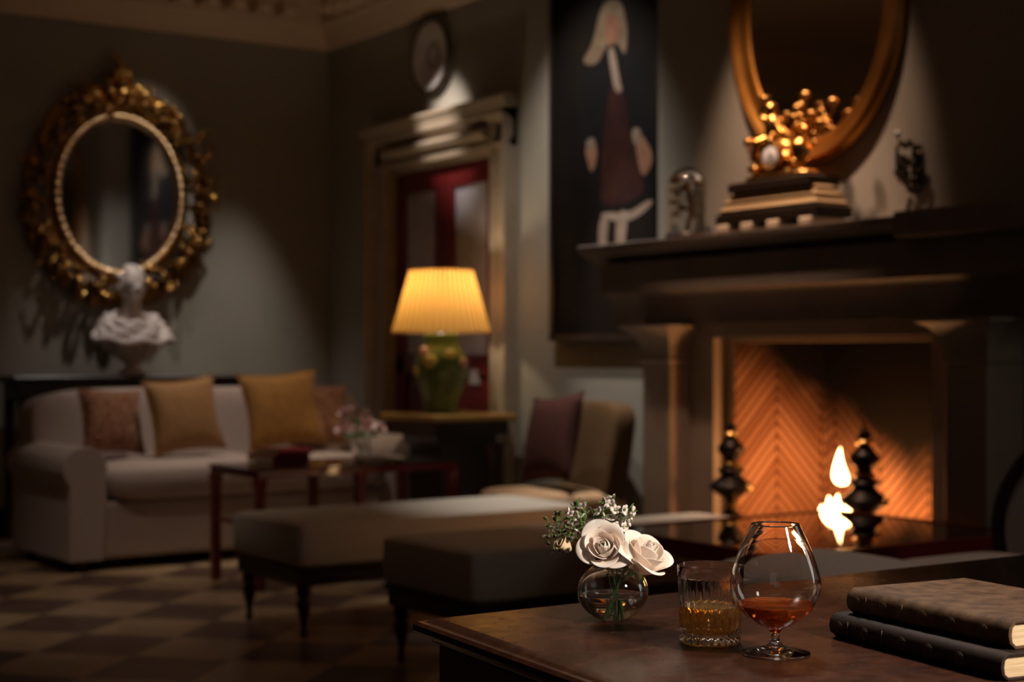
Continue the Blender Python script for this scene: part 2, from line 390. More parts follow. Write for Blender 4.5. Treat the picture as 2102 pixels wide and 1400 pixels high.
def align(d): return Vector((0, 0, 1)).rotation_difference(Vector(d).normalized()).to_matrix().to_4x4()

# ------------------------------------------------------------------ the room
XW, YW, ZC, XB = 5.0, 9.9, 3.65, 4.72            # right wall, left (far) wall, ceiling, chimney breast
FY0, FY1, FZ = 4.13, 5.288, 1.19                  # fire opening
DY0, DY1, DZ = 7.72, 9.0, 2.34                   # door opening
struct('floor', box(NB(), -3.6, 5.4, -4, 10.05, -0.1, 0), M['floor'], smooth=0)
struct('ceiling', box(NB(), -3.6, 5.4, -4, 10.05, ZC, ZC + 0.1), M['ceiling'], smooth=0)
struct('wall_left', box(NB(), -3.6, 5.4, YW, YW + 0.15, 0, ZC), M['wall'], smooth=0)
b = NB()
for y0, y1, z0, z1 in ((-4, FY0, 0, ZC), (FY0, FY1, 1.3, ZC), (FY1, DY0, 0, ZC), (DY0, DY1, DZ, ZC), (DY1, YW, 0, ZC)):
    box(b, XW, XW + 0.4, y0, y1, z0, z1)
for y0, y1, z0 in ((3.40, FY0, 0), (FY1, 5.86, 0), (FY0, FY1, 1.3)): box(b, XB, XW, y0, y1, z0, ZC)
struct('wall_right', b, M['wall'], smooth=0)
struct('wall_rear', box(NB(), -3.6, 5.4, -4.15, -4, 0, ZC), M['wall'], smooth=0)
struct('wall_near', box(NB(), -3.75, -3.6, -4, 10.05, 0, ZC), M['wall'], smooth=0)

def cornice(name, along):
    """plaster cornice with a row of bracket blocks; along='x' on the left wall, 'y' on the right one"""
    b = NB()
    prof = [(0, 3.27), (0.035, 3.27), (0.045, 3.31), (0.07, 3.34), (0.09, 3.40), (0.12, 3.42), (0.12, 3.53), (0.30, 3.54), (0.34, 3.56), (0.36, 3.60), (0.40, 3.62), (0.40, 3.65), (0, 3.65)]
    if along == 'x':
        prism(b, prof, lambda d, z: (-3.6, YW - d, z), lambda d, z: (XW - d, YW - d, z))
        n = [(x, 0) for x in [-3.4 + 0.19 * i for i in range(43)]]
        for x, _ in n:
            box(b, x - 0.05, x + 0.05, YW - 0.27, YW - 0.10, 3.44, 3.535)
            ell(b, (x, YW - 0.255, 3.465), (0.052, 0.045, 0.045)); ell(b, (x + 0.095, YW - 0.13, 3.48), (0.028, 0.02, 0.04))
    else:
        prism(b, prof, lambda d, z: (XW - d, 5.86, z), lambda d, z: (XW - d, YW - d, z))
        for i in range(19):
            y = 6.0 + 0.19 * i
            box(b, XW - 0.27, XW - 0.10, y - 0.05, y + 0.05, 3.44, 3.535)
            ell(b, (XW - 0.255, y, 3.465), (0.045, 0.052, 0.045)); ell(b, (XW - 0.13, y + 0.095, 3.48), (0.02, 0.028, 0.04))
    return struct(name, b, M['cornice'], smooth=35)
cornice('trim_1', 'x'); cornice('trim_2', 'y')
b = NB(); prism(b, [(0, 0), (0.03, 0), (0.03, 0.13), (0.018, 0.16), (0, 0.17)], lambda d, z: (-3.6, YW - d, z), lambda d, z: (XW - d, YW - d, z)); struct('baseboard_left', b, M['dark_wood'])
b = NB(); prism(b, [(0, 0), (0.03, 0), (0.03, 0.13), (0.018, 0.16), (0, 0.17)], lambda d, z: (XW - d, 5.87, z), lambda d, z: (XW - d, 7.50, z)); struct('baseboard_right', b, M['stone_pale'])

# double door and its stone casing
b = NB()
cas = [(0, 0.0), (0.0, 0.10), (0.035, 0.115), (0.045, 0.09), (0.03, 0.06), (0.03, 0.02)]
W = 0.22
def jamb(y0, y1, mirror):
    prof = [(0, 0), (0.05, 0), (0.055, 0.03), (0.03, 0.05), (0.03, 0.15), (0.06, 0.17), (0.09, 0.19), (0.09, W), (0, W)]
    s = 1 if mirror else -1
    y = y1 if mirror else y0
    prism(b, prof, lambda d, w: (XW - d, y + s * w, 0), lambda d, w: (XW - d, y + s * w, DZ + W))
jamb(DY0, DY1, False); jamb(DY0, DY1, True)
prism(b, [(0, 0), (0.05, 0), (0.055, 0.03), (0.03, 0.05), (0.03, 0.15), (0.06, 0.17), (0.09, 0.19), (0.09, W), (0, W)],
      lambda d, w: (XW - d, DY0 - W, DZ + w), lambda d, w: (XW - d, DY1 + W, DZ + w))
prism(b, [(0, 0), (0.09, 0), (0.10, 0.02), (0.105, 0.04), (0.12, 0.05), (0.12, 0.07), (0, 0.085)], lambda d, w: (XW - d, DY0 - W - 0.03, DZ + W + w), lambda d, w: (XW - d, DY1 + W + 0.03, DZ + W + w))
prism(b, [(0.03, 0.06), (0.085, 0.075), (0.10, 0.10), (0.085, 0.125), (0.03, 0.14)], lambda d, w: (XW - d, DY0 + 0.02, DZ + w), lambda d, w: (XW - d, DY1 - 0.02, DZ + w))
box(b, XW, XW + 0.14, DY0 - 0.001, DY0 + 0.03, 0, DZ); box(b, XW, XW + 0.14, DY1 - 0.03, DY1 + 0.001, 0, DZ); box(b, XW, XW + 0.14, DY0, DY1, DZ - 0.03, DZ + 0.001)
struct('trim_3', b, M['casing'], smooth=30)
d1 = bpy.data.objects.new('door_1', None); link(d1); d1['kind'] = 'structure'; d1.location = (XW + 0.02, (DY0 + DY1) / 2, 0)
mid = (DY1 - DY0) / 2 - 0.032
for s in (-1, 1):
    y0, y1 = (s * 0.004, s * mid) if s > 0 else (s * mid, s * 0.004)
    lw = NB(); st = 0.11
    for a, c, z0, z1 in ((y0, y1, 0.01, 0.22), (y0, y1, 1.0, 1.13), (y0, y1, 2.17, DZ - 0.035), (y0, y0 + st, 0.22, 2.17), (y1 - st, y1, 0.22, 2.17)):
        box(lw, 0, 0.05, a, c, z0, z1)
    leaf = obj('door_leaf', lw, M['door_red'], d1, bevel=0.006)
    obj('glass_pane', box(NB(), 0.02, 0.03, y0 + st, y1 - st, 1.13, 2.17), M['pane'], leaf, smooth=0)
    obj('lower_panel', loft_rect(NB(), y0 + st, y1 - st, 0.22, 1.0, [(0, 0), (0, 0.012), (0.05, 0.03)]), M['door_red'], leaf, smooth=0).matrix_local = Matrix(((0, 0, -1, 0.045), (1, 0, 0, 0), (0, 1, 0, 0), (0, 0, 0, 1)))
    hb = NB(); box(hb, -0.008, 0.0, s * 0.03 - 0.024, s * 0.03 + 0.024, 0.96, 1.16)
    ell(hb, (-0.045, s * 0.03, 1.06), (0.026, 0.028, 0.028)); tube(hb, [(-0.04, s * 0.03, 1.06), (0, s * 0.03, 1.06)], 0.01)
    obj('door_handle', hb, M['brass'], leaf)
    if s < 0:
        obj('pale_insert', box(NB(), -0.004, 0.02, y0 + 0.21, y0 + 0.30, 0.95, 1.04), M['pane'], leaf, smooth=0, bevel=0.001)  # small pale square set on the right leaf
        obj('glass_pane', box(NB(), 0.0, 0.03, y0 + 0.20, y0 + 0.32, 0.42, 0.68), M['pane'], leaf, smooth=0)  # pale upright inset low on the same leaf

# ------------------------------------------------------------------ fireplace
fp = thing('fireplace', 'large brown stone fireplace with deep mantel shelf and lit herringbone firebox', 'fireplace', (0, 0, 0))
mf, my0, my1 = 4.43, 3.30, 6.12
b = NB()
prism(b, [(0, 1.56), (0.035, 1.565), (0.05, 1.585), (0.10, 1.60), (0.135, 1.62), (0.14, 1.652), (0, 1.652)],
      lambda d, z: (4.57 - d, my0, z), lambda d, z: (4.57 - d, my1, z))
box(b, 4.57, XW - 0.29, my0, my1, 1.60, 1.652)
prism(b, [(0, 1.56), (0.035, 1.565), (0.05, 1.585), (0.085, 1.60), (0.085, 1.62), (0, 1.62)], lambda d, z: (XB - 0.001, 5.92 + d, z), lambda d, z: (4.55, 5.92 + d, z))
shelf = obj('mantel_shelf', b, M['stone'], fp, smooth=30, bevel=0.004)
b = NB()                                                   # frieze with a deep hollow moulding below
fr = [(0, 1.56), (0.09, 1.56), (0.09, 1.42)] + [(0.09 - 0.10 * math.sin(t * PI / 12), 1.42 - 0.13 * (1 - math.cos(t * PI / 12))) for t in range(1, 7)] + [(-0.012, 1.265), (-0.14, 1.265), (-0.14, 1.56)]
prism(b, fr, lambda d, z: (4.565 - d, my0 + 0.10, z), lambda d, z: (4.565 - d, my1 - 0.12, z))
obj('frieze', b, M['stone'], fp, smooth=30)
b = NB(); box(b, 4.405, XB, 3.25, 4.08, 1.565, 1.666); obj('end_block', b, M['stone'], fp, bevel=0.012)
for y0, y1 in ((5.475, 5.735), (3.685, 3.945)):
    b = NB(); x0 = 4.50
    box(b, x0, XB - 0.001, y0 + 0.03, y1 - 0.03, 0.14, 1.10); box(b, x0 - 0.03, XB - 0.001, y0, y1, 0, 0.14)
    col = obj('column', b, M['stone_pale'], fp, bevel=0.012)
    b = NB()
    loft_rect(b, x0 - 0.075, XB - 0.001 + 0.075, y0 - 0.045, y1 + 0.045, [(0.095, 1.085), (0.075, 1.09), (0.065, 1.105), (0.075, 1.12), (0.075, 1.16), (0.06, 1.20), (0.03, 1.235), (0.0, 1.25), (0.0, 1.264)])
    for v in b.verts: v.co.x = min(v.co.x, XB - 0.001)
    obj('capital', b, M['stone_pale'], col, smooth=25)
b = NB()                                                   # stepped inner surround
box(b, 4.62, XB - 0.002, 5.34, 5.50, 0, 1.264); box(b, 4.62, XB - 0.002, 3.92, 4.078, 0, 1.264)
box(b, 4.62, XB - 0.002, 4.078, 5.34, 1.205, 1.264)
box(b, 4.69, 4.80, FY1, 5.34, 0, 1.205); box(b, 4.69, 4.80, 4.078, FY0, 0, 1.205)
box(b, 4.69, 4.80, FY0, FY1, 1.185, 1.205)
obj('surround', b, M['stone_pale'], fp, smooth=0)
fb = obj('firebox', box(NB(), 5.25, 5.395, FY0, FY1, -0.001, 1.3), M['brick_back'], fp, smooth=0)
obj('side_wall', box(NB(), 4.695, 5.25, FY1 - 0.006, FY1 + 0.03, 0, 1.3), M['brick_side'], fb, smooth=0)
obj('side_wall', box(NB(), 4.80, 5.25, FY0 - 0.03, FY0 + 0.003, 0, 1.3), M['brick_side'], fb, smooth=0)
obj('flue_roof', box(NB(), 4.80, 5.25, FY0 + 0.003, FY1 - 0.003, 1.27, 1.3), M['soot'], fb, smooth=0)
obj('hearth', box(NB(), 4.44, 5.25, FY0 + 0.003, FY1 - 0.003, 0.0, 0.04), M['stone'], fp, bevel=0.005)

# grate, logs, flames
g = thing('fire_grate', 'black iron grate with bars inside the lit fireplace', 'grate', (5.04, 4.80, 0.0405))
b = NB()
for i in range(7): tube(b, [(-0.15, -0.30 + 0.1 * i, 0.16), (0.13, -0.30 + 0.1 * i, 0.16)], 0.012)
for x in (-0.15, 0.13): tube(b, [(x, -0.32, 0.15), (x, 0.32, 0.15)], 0.014)
obj('bars', b, M['iron'], g)
for x in (-0.15, 0.13):
    for y in (-0.28, 0.28): obj('leg', tube(NB(), [(x, y, 0), (x, y, 0.15)], 0.014), M['iron'], g)
LOGS = [('lower charred log lying at the back of the fire grate', (5.11, 4.78, 0.264), 0.05, 1.55, 0.52), ('lower charred log lying at the front of the fire grate', (4.97, 4.80, 0.260), 0.046, 1.62, 0.48), ('charred log lying crosswise on top in the fire', (5.085, 4.72, 0.360), 0.045, 0.5, 0.26)]
for lab, c, r, a, L in LOGS:
    b = NB(); mx = T(*c) @ RZ(a) @ RY(PI / 2)
    lathe(b, [(0, -L / 2), (r * 0.9, -L / 2), (r, -L * 0.3), (r * 0.93, 0), (r * 1.02, L * 0.3), (r * 0.9, L / 2), (0, L / 2)], 14, mx, fn=lambda q, z, t: q * (1 + 0.06 * math.sin(3 * t + 20 * z)))
    tag(obj('log', b, M['log']), lab, 'log', 'logs in the fire')
fl = thing('flame', 'bright yellow white flames burning on the logs in the fireplace', 'fire', (4.915, 4.842, 0.45))
def tongue(x, y, z, r, h, bend):
    b = NB(); prof = [(0, 0), (r * 0.7, h * 0.04), (r, h * 0.18), (r * 0.92, h * 0.33), (r * 0.6, h * 0.55), (r * 0.3, h * 0.78), (0, h)]
    lathe(b, catmull([(p[0], p[1], 0) for p in prof], 3), 14)
    for v in b.verts:
        t = v.co.z / h
        v.co += Vector((x, y + bend * math.sin(t * 2.6) * h * 0.25, z))
    obj('tongue', b, M['flame'], fl, smooth=180)
for t in ((0.0, -0.005, 0.115, 0.034, 0.165, 0.45), (0.0, 0.085, -0.10, 0.050, 0.165, -0.4), (0.01, 0.02, -0.11, 0.055, 0.185, 0.4), (0.0, -0.05, -0.10, 0.045, 0.165, 0.5), (0.0, -0.10, -0.11, 0.04, 0.12, -0.4), (0.02, 0.13, -0.11, 0.04, 0.13, 0.4)):
    tongue(*t)

def andiron(name, label, x, y):
    a = thing(name, label, 'andiron', (x, y, 0.046), 0, 'tall iron and brass andirons')
    b = NB()
    lathe(b, capped(catmull([(p[0], p[1], 0) for p in [(0.05, 0.10), (0.045, 0.13), (0.022, 0.17), (0.018, 0.26), (0.026, 0.34), (0.05, 0.37), (0.024, 0.40), (0.02, 0.44)]], 4)), 20)
    lathe(b, capped(catmull([(p[0], p[1], 0) for p in [(0.022, 0.60), (0.035, 0.63), (0.055, 0.655), (0.058, 0.68), (0.03, 0.71), (0.018, 0.74), (0.026, 0.76), (0.013, 0.785)]], 4)), 20)
    tube(b, [(0, 0, 0.14), (0.30, 0, 0.14), (0.34, 0, 0.012)], 0.012)
    obj('shaft', b, M['iron'], a)
    obj('ball', lathe(NB(), capped(catmull([(p[0], p[1], 0) for p in [(0.02, 0.44), (0.04, 0.455), (0.088, 0.49), (0.098, 0.505), (0.07, 0.53), (0.045, 0.555), (0.062, 0.575), (0.022, 0.60)]], 4)), 24), M['iron'], a)
    for z, r in ((0.30, 0.032), (0.42, 0.042), (0.605, 0.048), (0.735, 0.040)):
        obj('brass_ring', ell(NB(), (0, 0, z), (r, r, 0.015), 18, 8), M['brass'], a)
    for yy in (-0.045, 0.045): obj('brass_boss', ell(NB(), (0.02, yy * 2.05, 0.50), 0.017), M['brass'], a)
    obj('finial', lathe(NB(), capped([(0.012, 0.78), (0.014, 0.795), (0.009, 0.81), (0.004, 0.835), (0.001, 0.85)]), 14), M['brass'], a)
    for s in (-1, 1): obj('leg', tube(NB(), [Vector(p) for p in catmull([(0, 0, 0.15), (-0.02, s * 0.06, 0.12), (-0.03, s * 0.11, 0.05), (-0.04, s * 0.14, 0.012)], 4)], 0.014), M['iron'], a)
andiron('andiron', 'tall black andiron with brass rings at the left jamb of the fireplace', 4.60, 5.20)
andiron('andiron', 'tall black andiron standing before the flames at the right of the fire', 4.60, 4.405)

# ------------------------------------------------------------------ things on the mantel and the right wall
ck = thing('mantel_clock', 'gilded figure clock with white dial on a stepped base on the mantel', 'clock', (4.56, 4.84, 1.6525))
for y in (-0.25, -0.06, 0.10, 0.25):
    obj('foot', box(NB(), -0.112, 0.075, y - 0.035, y + 0.035, 0, 0.035), M['alabaster'], ck, bevel=0.008)
obj('lower_slab', loft_rect(NB(), -0.10, 0.10, -0.31, 0.30, [(0, 0.035), (0, 0.075), (0.008, 0.08)]), M['clock_slate'], ck)
obj('gilt_moulding', loft_rect(NB(), -0.095, 0.095, -0.30, 0.29, [(0.008, 0.08), (0.0, 0.095), (0.02, 0.115), (0.015, 0.13), (0.035, 0.15), (0.03, 0.16), (0.045, 0.17)]), M['pale_bronze'], ck, smooth=30)
obj('upper_slab', loft_rect(NB(), -0.085, 0.085, -0.25, 0.24, [(0, 0.17), (0, 0.205), (0.01, 0.212)]), M['clock_slate'], ck)
b = NB()
superq(b, (0, -0.01, 0.225), (0.07, 0.20, 0.016), 0.5, 0.6)
superq(b, (0.0, 0.0, 0.30), (0.05, 0.085, 0.09), 0.8, 0.8)
for i in range(16):
    a = random.uniform(0, 2 * PI); ell(b, (random.uniform(-0.04, 0.03), 0.13 * math.cos(a), 0.26 + 0.05 * abs(math.sin(a))), (0.025, random.uniform(0.018, 0.04), random.uniform(0.014, 0.03)))
mnt = obj('mount', b, M['gilt'], ck, smooth=60)
r = mnt.modifiers.new('fuse', 'REMESH'); r.mode = 'VOXEL'; r.voxel_size = 0.007; r.use_smooth_shade = True
dl = obj('dial', lathe(NB(), [(0, 0.0), (0.052, 0.0), (0.052, 0.012), (0.045, 0.018), (0, 0.022)], 32, T(-0.05, -0.005, 0.305) @ RY(-PI / 2)), M['dial'], ck)
obj('bezel', lathe(NB(), [(0.050, 0.0), (0.062, 0.0), (0.062, 0.016), (0.052, 0.022), (0.050, 0.0)], 32, T(-0.05, -0.005, 0.305) @ RY(-PI / 2)), M['gilt'], dl)
b = NB(); box(b, -0.074, -0.073, -0.007, -0.003, 0.305, 0.342); box(b, -0.074, -0.073, -0.030, -0.005, 0.303, 0.307); obj('hands', b, M['iron'], dl, smooth=0)
b = NB()                                                   # seated winged child with a raised arm
ell(b, (0, 0.05, 0.435), (0.035, 0.042, 0.06)); ell(b, (0, 0.06, 0.515), (0.030, 0.030, 0.034)); tube(b, [(0, 0.055, 0.46), (0, 0.06, 0.51)], 0.02)
tube(b, [(-0.01, 0.08, 0.465), (-0.02, 0.11, 0.50), (-0.015, 0.09, 0.555)], [0.017, 0.014, 0.010]); ell(b, (-0.012, 0.085, 0.565), (0.025, 0.03, 0.014))
tube(b, [(-0.01, 0.02, 0.46), (-0.03, -0.02, 0.42), (-0.03, -0.05, 0.40)], [0.016, 0.014, 0.011])
tube(b, [(-0.01, 0.07, 0.39), (-0.05, 0.10, 0.375), (-0.05, 0.115, 0.30)], [0.025, 0.022, 0.013]); tube(b, [(-0.01, 0.03, 0.39), (-0.055, 0.015, 0.37), (-0.06, 0.02, 0.37)], [0.025, 0.02, 0.013])
ell(b, (0.01, 0.055, 0.39), (0.045, 0.06, 0.035))
ell(b, (0.035, 0.09, 0.475), (0.008, 0.045, 0.03), mx=RX(0.6)); ell(b, (0.035, 0.02, 0.475), (0.008, 0.04, 0.03), mx=RX(-0.6))
fg = obj('gilt_figure', b, M['gilt'], ck, smooth=60)
r = fg.modifiers.new('fuse', 'REMESH'); r.mode = 'VOXEL'; r.voxel_size = 0.0055; r.use_smooth_shade = True
b = NB()                                                   # flower branch and urn on the other side
for tip in ((-0.01, -0.155, 0.545), (0, -0.30, 0.50), (-0.02, -0.20, 0.46), (0.0, -0.10, 0.50), (-0.02, -0.25, 0.42), (-0.01, 0.19, 0.39)):
    tube(b, catmull([(0, -0.06 if tip[1] < 0 else 0.06, 0.36), (0.0, tip[1] * 0.55, 0.40), (tip[0], tip[1] * 0.95, tip[2] - 0.05), tip], 4), 0.007)
    ell(b, tip, (0.022, 0.026, 0.02))
    for k in range(3): ell(b, (tip[0] + random.uniform(-.015, .015), tip[1] * 0.85 + random.uniform(-.03, .03), tip[2] - 0.05 + random.uniform(-.03, .02)), (0.012, 0.022, 0.011), mx=RX(random.uniform(-1, 1)))
obj('gilt_branch', b, M['gilt'], ck, smooth=60)
obj('urn', lathe(NB(), capped(catmull([(p[0], p[1], 0) for p in [(0.022, 0.235), (0.012, 0.26), (0.035, 0.30), (0.042, 0.34), (0.025, 0.37), (0.03, 0.385)]], 3)), 18, T(-0.02, -0.135, 0)), M['gilt'], ck)

dm = thing('glass_dome', 'clear glass dome over a small dark ornament, left of the gilt clock', 'dome', (4.56, 5.453, 1.6525))
obj('base', lathe(NB(), capped([(0.098, 0), (0.10, 0.01), (0.095, 0.022), (0.088, 0.028)]), 32), M['dark_wood'], dm)
o_, i_ = [], []
for k in range(11):
    t = k / 10 * PI / 2; o_.append((0.086 * math.cos(t), 0.24 + 0.086 * math.sin(t))); i_.append((0.083 * math.cos(t), 0.24 + 0.083 * math.sin(t)))
obj('dome', lathe(NB(), [(0.083, 0.0285), (0.086, 0.0285)] + o_[:-1] + [(0, 0.326), (0, 0.323)] + i_[:-1][::-1] + [(0.083, 0.0285)], 40), M['glass'], dm, smooth=80)
b = NB(); tube(b, [(0, 0, 0.028), (0.005, -0.01, 0.13), (0, 0, 0.25)], 0.006)
for i in range(16):
    z = 0.10 + 0.011 * i; a = i * 2.4; ell(b, (0.022 * math.cos(a), 0.026 * math.sin(a), z), (0.011, 0.013, 0.009))
obj('ornament', b, M['gilt_dark'], dm)

sc = thing('wall_sconce', 'tarnished silver leaf sconce with a round candle tip on the chimney wall', 'wall light', (XB, 4.23, 1.775))
obj('back_plate', superq(NB(), (-0.012, 0, 0.09), (0.012, 0.03, 0.10), 0.6, 1), M['dark_silver'], sc)
b = NB(); tube(b, catmull([(-0.02, 0, 0.05), (-0.07, 0.01, 0.02), (-0.10, 0.02, 0.08), (-0.10, 0.02, 0.17)], 4), 0.008)
obj('arm', b, M['silver'], sc)
random.seed(5)
b = NB()
for i in range(26):
    a = random.uniform(0, 2 * PI); rr = random.uniform(0.2, 1)
    ell(b, (-0.035 - random.uniform(0, 0.05), 0.06 * rr * math.cos(a), 0.09 + 0.10 * rr * math.sin(a)), (0.008, 0.013, 0.024), 8, 6, mx=RX(a + random.uniform(-.5, .5)))
for i in range(4): ell(b, (-0.03, 0.02 + 0.006 * i, -0.035 - 0.018 * i), (0.008, 0.011 - 0.001 * i, 0.012))
obj('leaves', b, M['dark_silver'], sc)
obj('candle', lathe(NB(), capped([(0.010, 0.17), (0.010, 0.205)]), 14, T(-0.10, 0.02, 0)), M['paper'], sc)
obj('bulb', ell(NB(), (-0.10, 0.02, 0.219), (0.013, 0.013, 0.014)), M['dial'], sc)

def oval_ring(bm, a, b_, prof, n=96, mod=None):
    """ring along an ellipse in the local xz plane; prof = closed list of (outward, -y depth)"""
    R = []
    for k in range(n):
        t = 2 * PI * k / n; ring = []
        nx, nz = math.cos(t) / a, math.sin(t) / b_; L = math.hypot(nx, nz); nx /= L; nz /= L
        for d, h in prof:
            if mod: d, h = mod(d, h, t)
            ring.append(bm.verts.new((a * math.cos(t) + nx * d, -h, b_ * math.sin(t) + nz * d)))
        R.append(ring)
    m = len(prof)
    for k in range(n):
        A, B = R[k], R[(k + 1) % n]
        for j in range(m): bm.faces.new((A[j], A[(j + 1) % m], B[(j + 1) % m], B[j]))
    return bm
def oval_plate(bm, a, b_, y0, y1, n=72):
    return prism(bm, [(a * math.cos(2 * PI * k / n), b_ * math.sin(2 * PI * k / n)) for k in range(n)], lambda x, z: (x, y0, z), lambda x, z: (x, y1, z))

mo = thing('wall_mirror', 'plain oval mirror in a broad gilt frame above the fireplace', 'mirror', (XB, 4.79, 2.60), -PI / 2)
# local: x runs along the wall, -y points into the room
obj('frame', oval_ring(NB(), 0.455, 0.615, [(-0.055, 0.0), (-0.06, 0.022), (-0.045, 0.034), (-0.02, 0.030), (0.0, 0.045), (0.03, 0.058), (0.05, 0.048), (0.06, 0.02), (0.055, 0.0)]), M['gilt_orange'], mo, smooth=50)
obj('glass', oval_plate(NB(), 0.40, 0.56, -0.001, -0.018), M['mirror_brown'], mo, smooth=0)

# tall portrait beside the chimney breast
pt = thing('portrait_painting', 'tall dark full-length painting of a standing person in a long pale wig', 'painting', (XW, 0, 0))
def ppt(a, z, d): return (-d, a, z)
PY0, PY1, PZ0, PZ1 = 5.93, 7.10, 1.205, 3.24
cv = obj('canvas', box(NB(), -0.035, -0.0, PY0 + 0.03, PY1 - 0.03, PZ0 + 0.03, PZ1 - 0.03), M['canvas'], pt, smooth=0)
b = NB()
for y0, y1, z0, z1 in ((PY0, PY0 + 0.035, PZ0, PZ1), (PY1 - 0.035, PY1, PZ0, PZ1), (PY0, PY1, PZ0, PZ0 + 0.035), (PY0, PY1, PZ1 - 0.035, PZ1)): box(b, -0.055, -0.0005, y0, y1, z0, z1)
obj('frame', b, M['frame_black'], pt, smooth=0)
def daub(name, pts, m, lay, sm=True):
    P = [Vector((p[0], p[1], 0)) for p in pts]
    if sm:
        n = len(P); Q = []
        for i in range(n):
            a, c = P[i], P[(i + 1) % n]; Q += [a * 0.75 + c * 0.25, a * 0.25 + c * 0.75]
        n = len(Q); P = []
        for i in range(n):
            a, c = Q[i], Q[(i + 1) % n]; P += [a * 0.75 + c * 0.25, a * 0.25 + c * 0.75]
    bb = NB(); prism(bb, [(p.x, p.y) for p in P], lambda a, z: ppt(a, z, 0.034), lambda a, z: ppt(a, z, 0.035 + 0.0008 * lay)); obj(name, bb, m, cv, smooth=0)
daub('painted_coat', [(6.60, 2.78), (6.76, 2.72), (6.84, 2.62), (6.86, 2.35), (6.82, 2.20), (6.72, 2.16), (6.76, 1.98), (6.66, 1.90), (6.22, 1.92), (6.16, 2.10), (6.20, 2.45), (6.28, 2.66), (6.46, 2.76)], M['paint_navy'], 1)
daub('painted_waistcoat', [(6.56, 2.56), (6.62, 2.30), (6.66, 2.00), (6.62, 1.90), (6.26, 1.94), (6.30, 2.05), (6.40, 2.30), (6.46, 2.58)], M['paint_rust'], 2)
daub('painted_stocking', [(6.66, 1.86), (6.67, 1.70), (6.62, 1.48), (6.575, 1.48), (6.60, 1.70), (6.57, 1.88)], M['paint_white'], 2)
daub('painted_stocking', [(6.50, 1.88), (6.52, 1.72), (6.50, 1.50), (6.44, 1.50), (6.44, 1.72), (6.40, 1.88)], M['paint_white'], 2)
daub('painted_sash', [(6.64, 1.89), (6.40, 1.86), (6.22, 1.93), (6.20, 1.89), (6.40, 1.81), (6.64, 1.85)], M['paint_white'], 3)
daub('painted_wig', [(6.50, 3.00), (6.615, 3.00), (6.67, 2.92), (6.69, 2.84), (6.74, 2.77), (6.82, 2.70), (6.68, 2.67), (6.59, 2.77), (6.50, 2.77), (6.43, 2.67), (6.41, 2.80), (6.44, 2.93)], M['paint_hair'], 3)
daub('painted_face', [(6.58, 2.92), (6.61, 2.88), (6.605, 2.81), (6.565, 2.74), (6.525, 2.74), (6.485, 2.81), (6.485, 2.88), (6.52, 2.92)], M['paint_face'], 4)
daub('painted_cravat', [(6.59, 2.77), (6.53, 2.76), (6.475, 2.55), (6.45, 2.50), (6.525, 2.50)], M['paint_white'], 4)
daub('painted_hand', [(6.79, 2.24), (6.72, 2.27), (6.67, 2.23), (6.69, 2.14), (6.73, 2.10), (6.76, 2.16)], M['paint_skin'], 3)
daub('painted_cuff', [(6.79, 2.27), (6.72, 2.30), (6.68, 2.25), (6.74, 2.22)], M['paint_white'], 4)
daub('painted_hand', [(6.36, 2.28), (6.30, 2.27), (6.20, 2.15), (6.22, 2.08), (6.29, 2.03), (6.33, 2.14)], M['paint_skin'], 3)
daub('painted_cuff', [(6.37, 2.31), (6.29, 2.28), (6.31, 2.20), (6.37, 2.22)], M['paint_white'], 4)

pl = thing('wall_plate', 'round pale grey plate with a dark centre ring hung above the doorway', 'plate', (XW, 8.42, 3.0))
mxp = RY(-PI / 2)
obj('dish', lathe(NB(), capped([(0.10, 0.004), (0.12, 0.012), (0.215, 0.036), (0.222, 0.046), (0.21, 0.048), (0.12, 0.024), (0.10, 0.018)]), 48, mxp), M['porcelain'], pl, smooth=50)
obj('centre_ring', lathe(NB(), [(0.05, 0.018), (0.085, 0.018), (0.085, 0.022), (0.05, 0.022), (0.05, 0.018)], 40, mxp), M['grey_cloth'], pl, smooth=30)
obj('rim', lathe(NB(), [(0.214, 0.038), (0.232, 0.040), (0.232, 0.052), (0.216, 0.054), (0.214, 0.038)], 48, mxp), M['dark_wood'], pl, smooth=50)

# ------------------------------------------------------------------ carved mirror, console and bust on the left wall
mm = thing('carved_mirror', 'ornate carved gilt oval mirror on the left wall above the sofa', 'mirror', (3.465, YW, 2.165))
GA, GB = 0.405, 0.50
obj('glass', oval_plate(NB(), GA, GB, -0.03, -0.04), M['mirror'], mm, smooth=0)
M['pale_gilt'] = mat('pale_gilt', (0.86, 0.60, 0.34), 0.25, 1.0, var=(14, (0.66, 0.42, 0.20)))
obj('beaded_rim', oval_ring(NB(), GA + 0.012, GB + 0.012, [(-0.028, 0.03), (-0.03, 0.062), (-0.012, 0.085), (0.012, 0.082), (0.03, 0.06), (0.03, 0.03)], 224, mod=lambda d, h, t: (d, h + (0.008 * math.sin(56 * t) if h > 0.06 else 0))), M['pale_gilt'], mm, smooth=60)
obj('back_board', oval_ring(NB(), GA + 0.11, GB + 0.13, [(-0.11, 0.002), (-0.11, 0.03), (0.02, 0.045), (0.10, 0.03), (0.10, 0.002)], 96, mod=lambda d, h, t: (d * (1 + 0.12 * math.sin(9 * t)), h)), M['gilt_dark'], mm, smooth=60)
obj('mirror_border', oval_ring(NB(), GA + 0.10, GB + 0.11, [(-0.035, 0.04), (-0.035, 0.05), (0.03, 0.05), (0.03, 0.04)], 96), M['mirror'], mm, smooth=30)
random.seed(11)
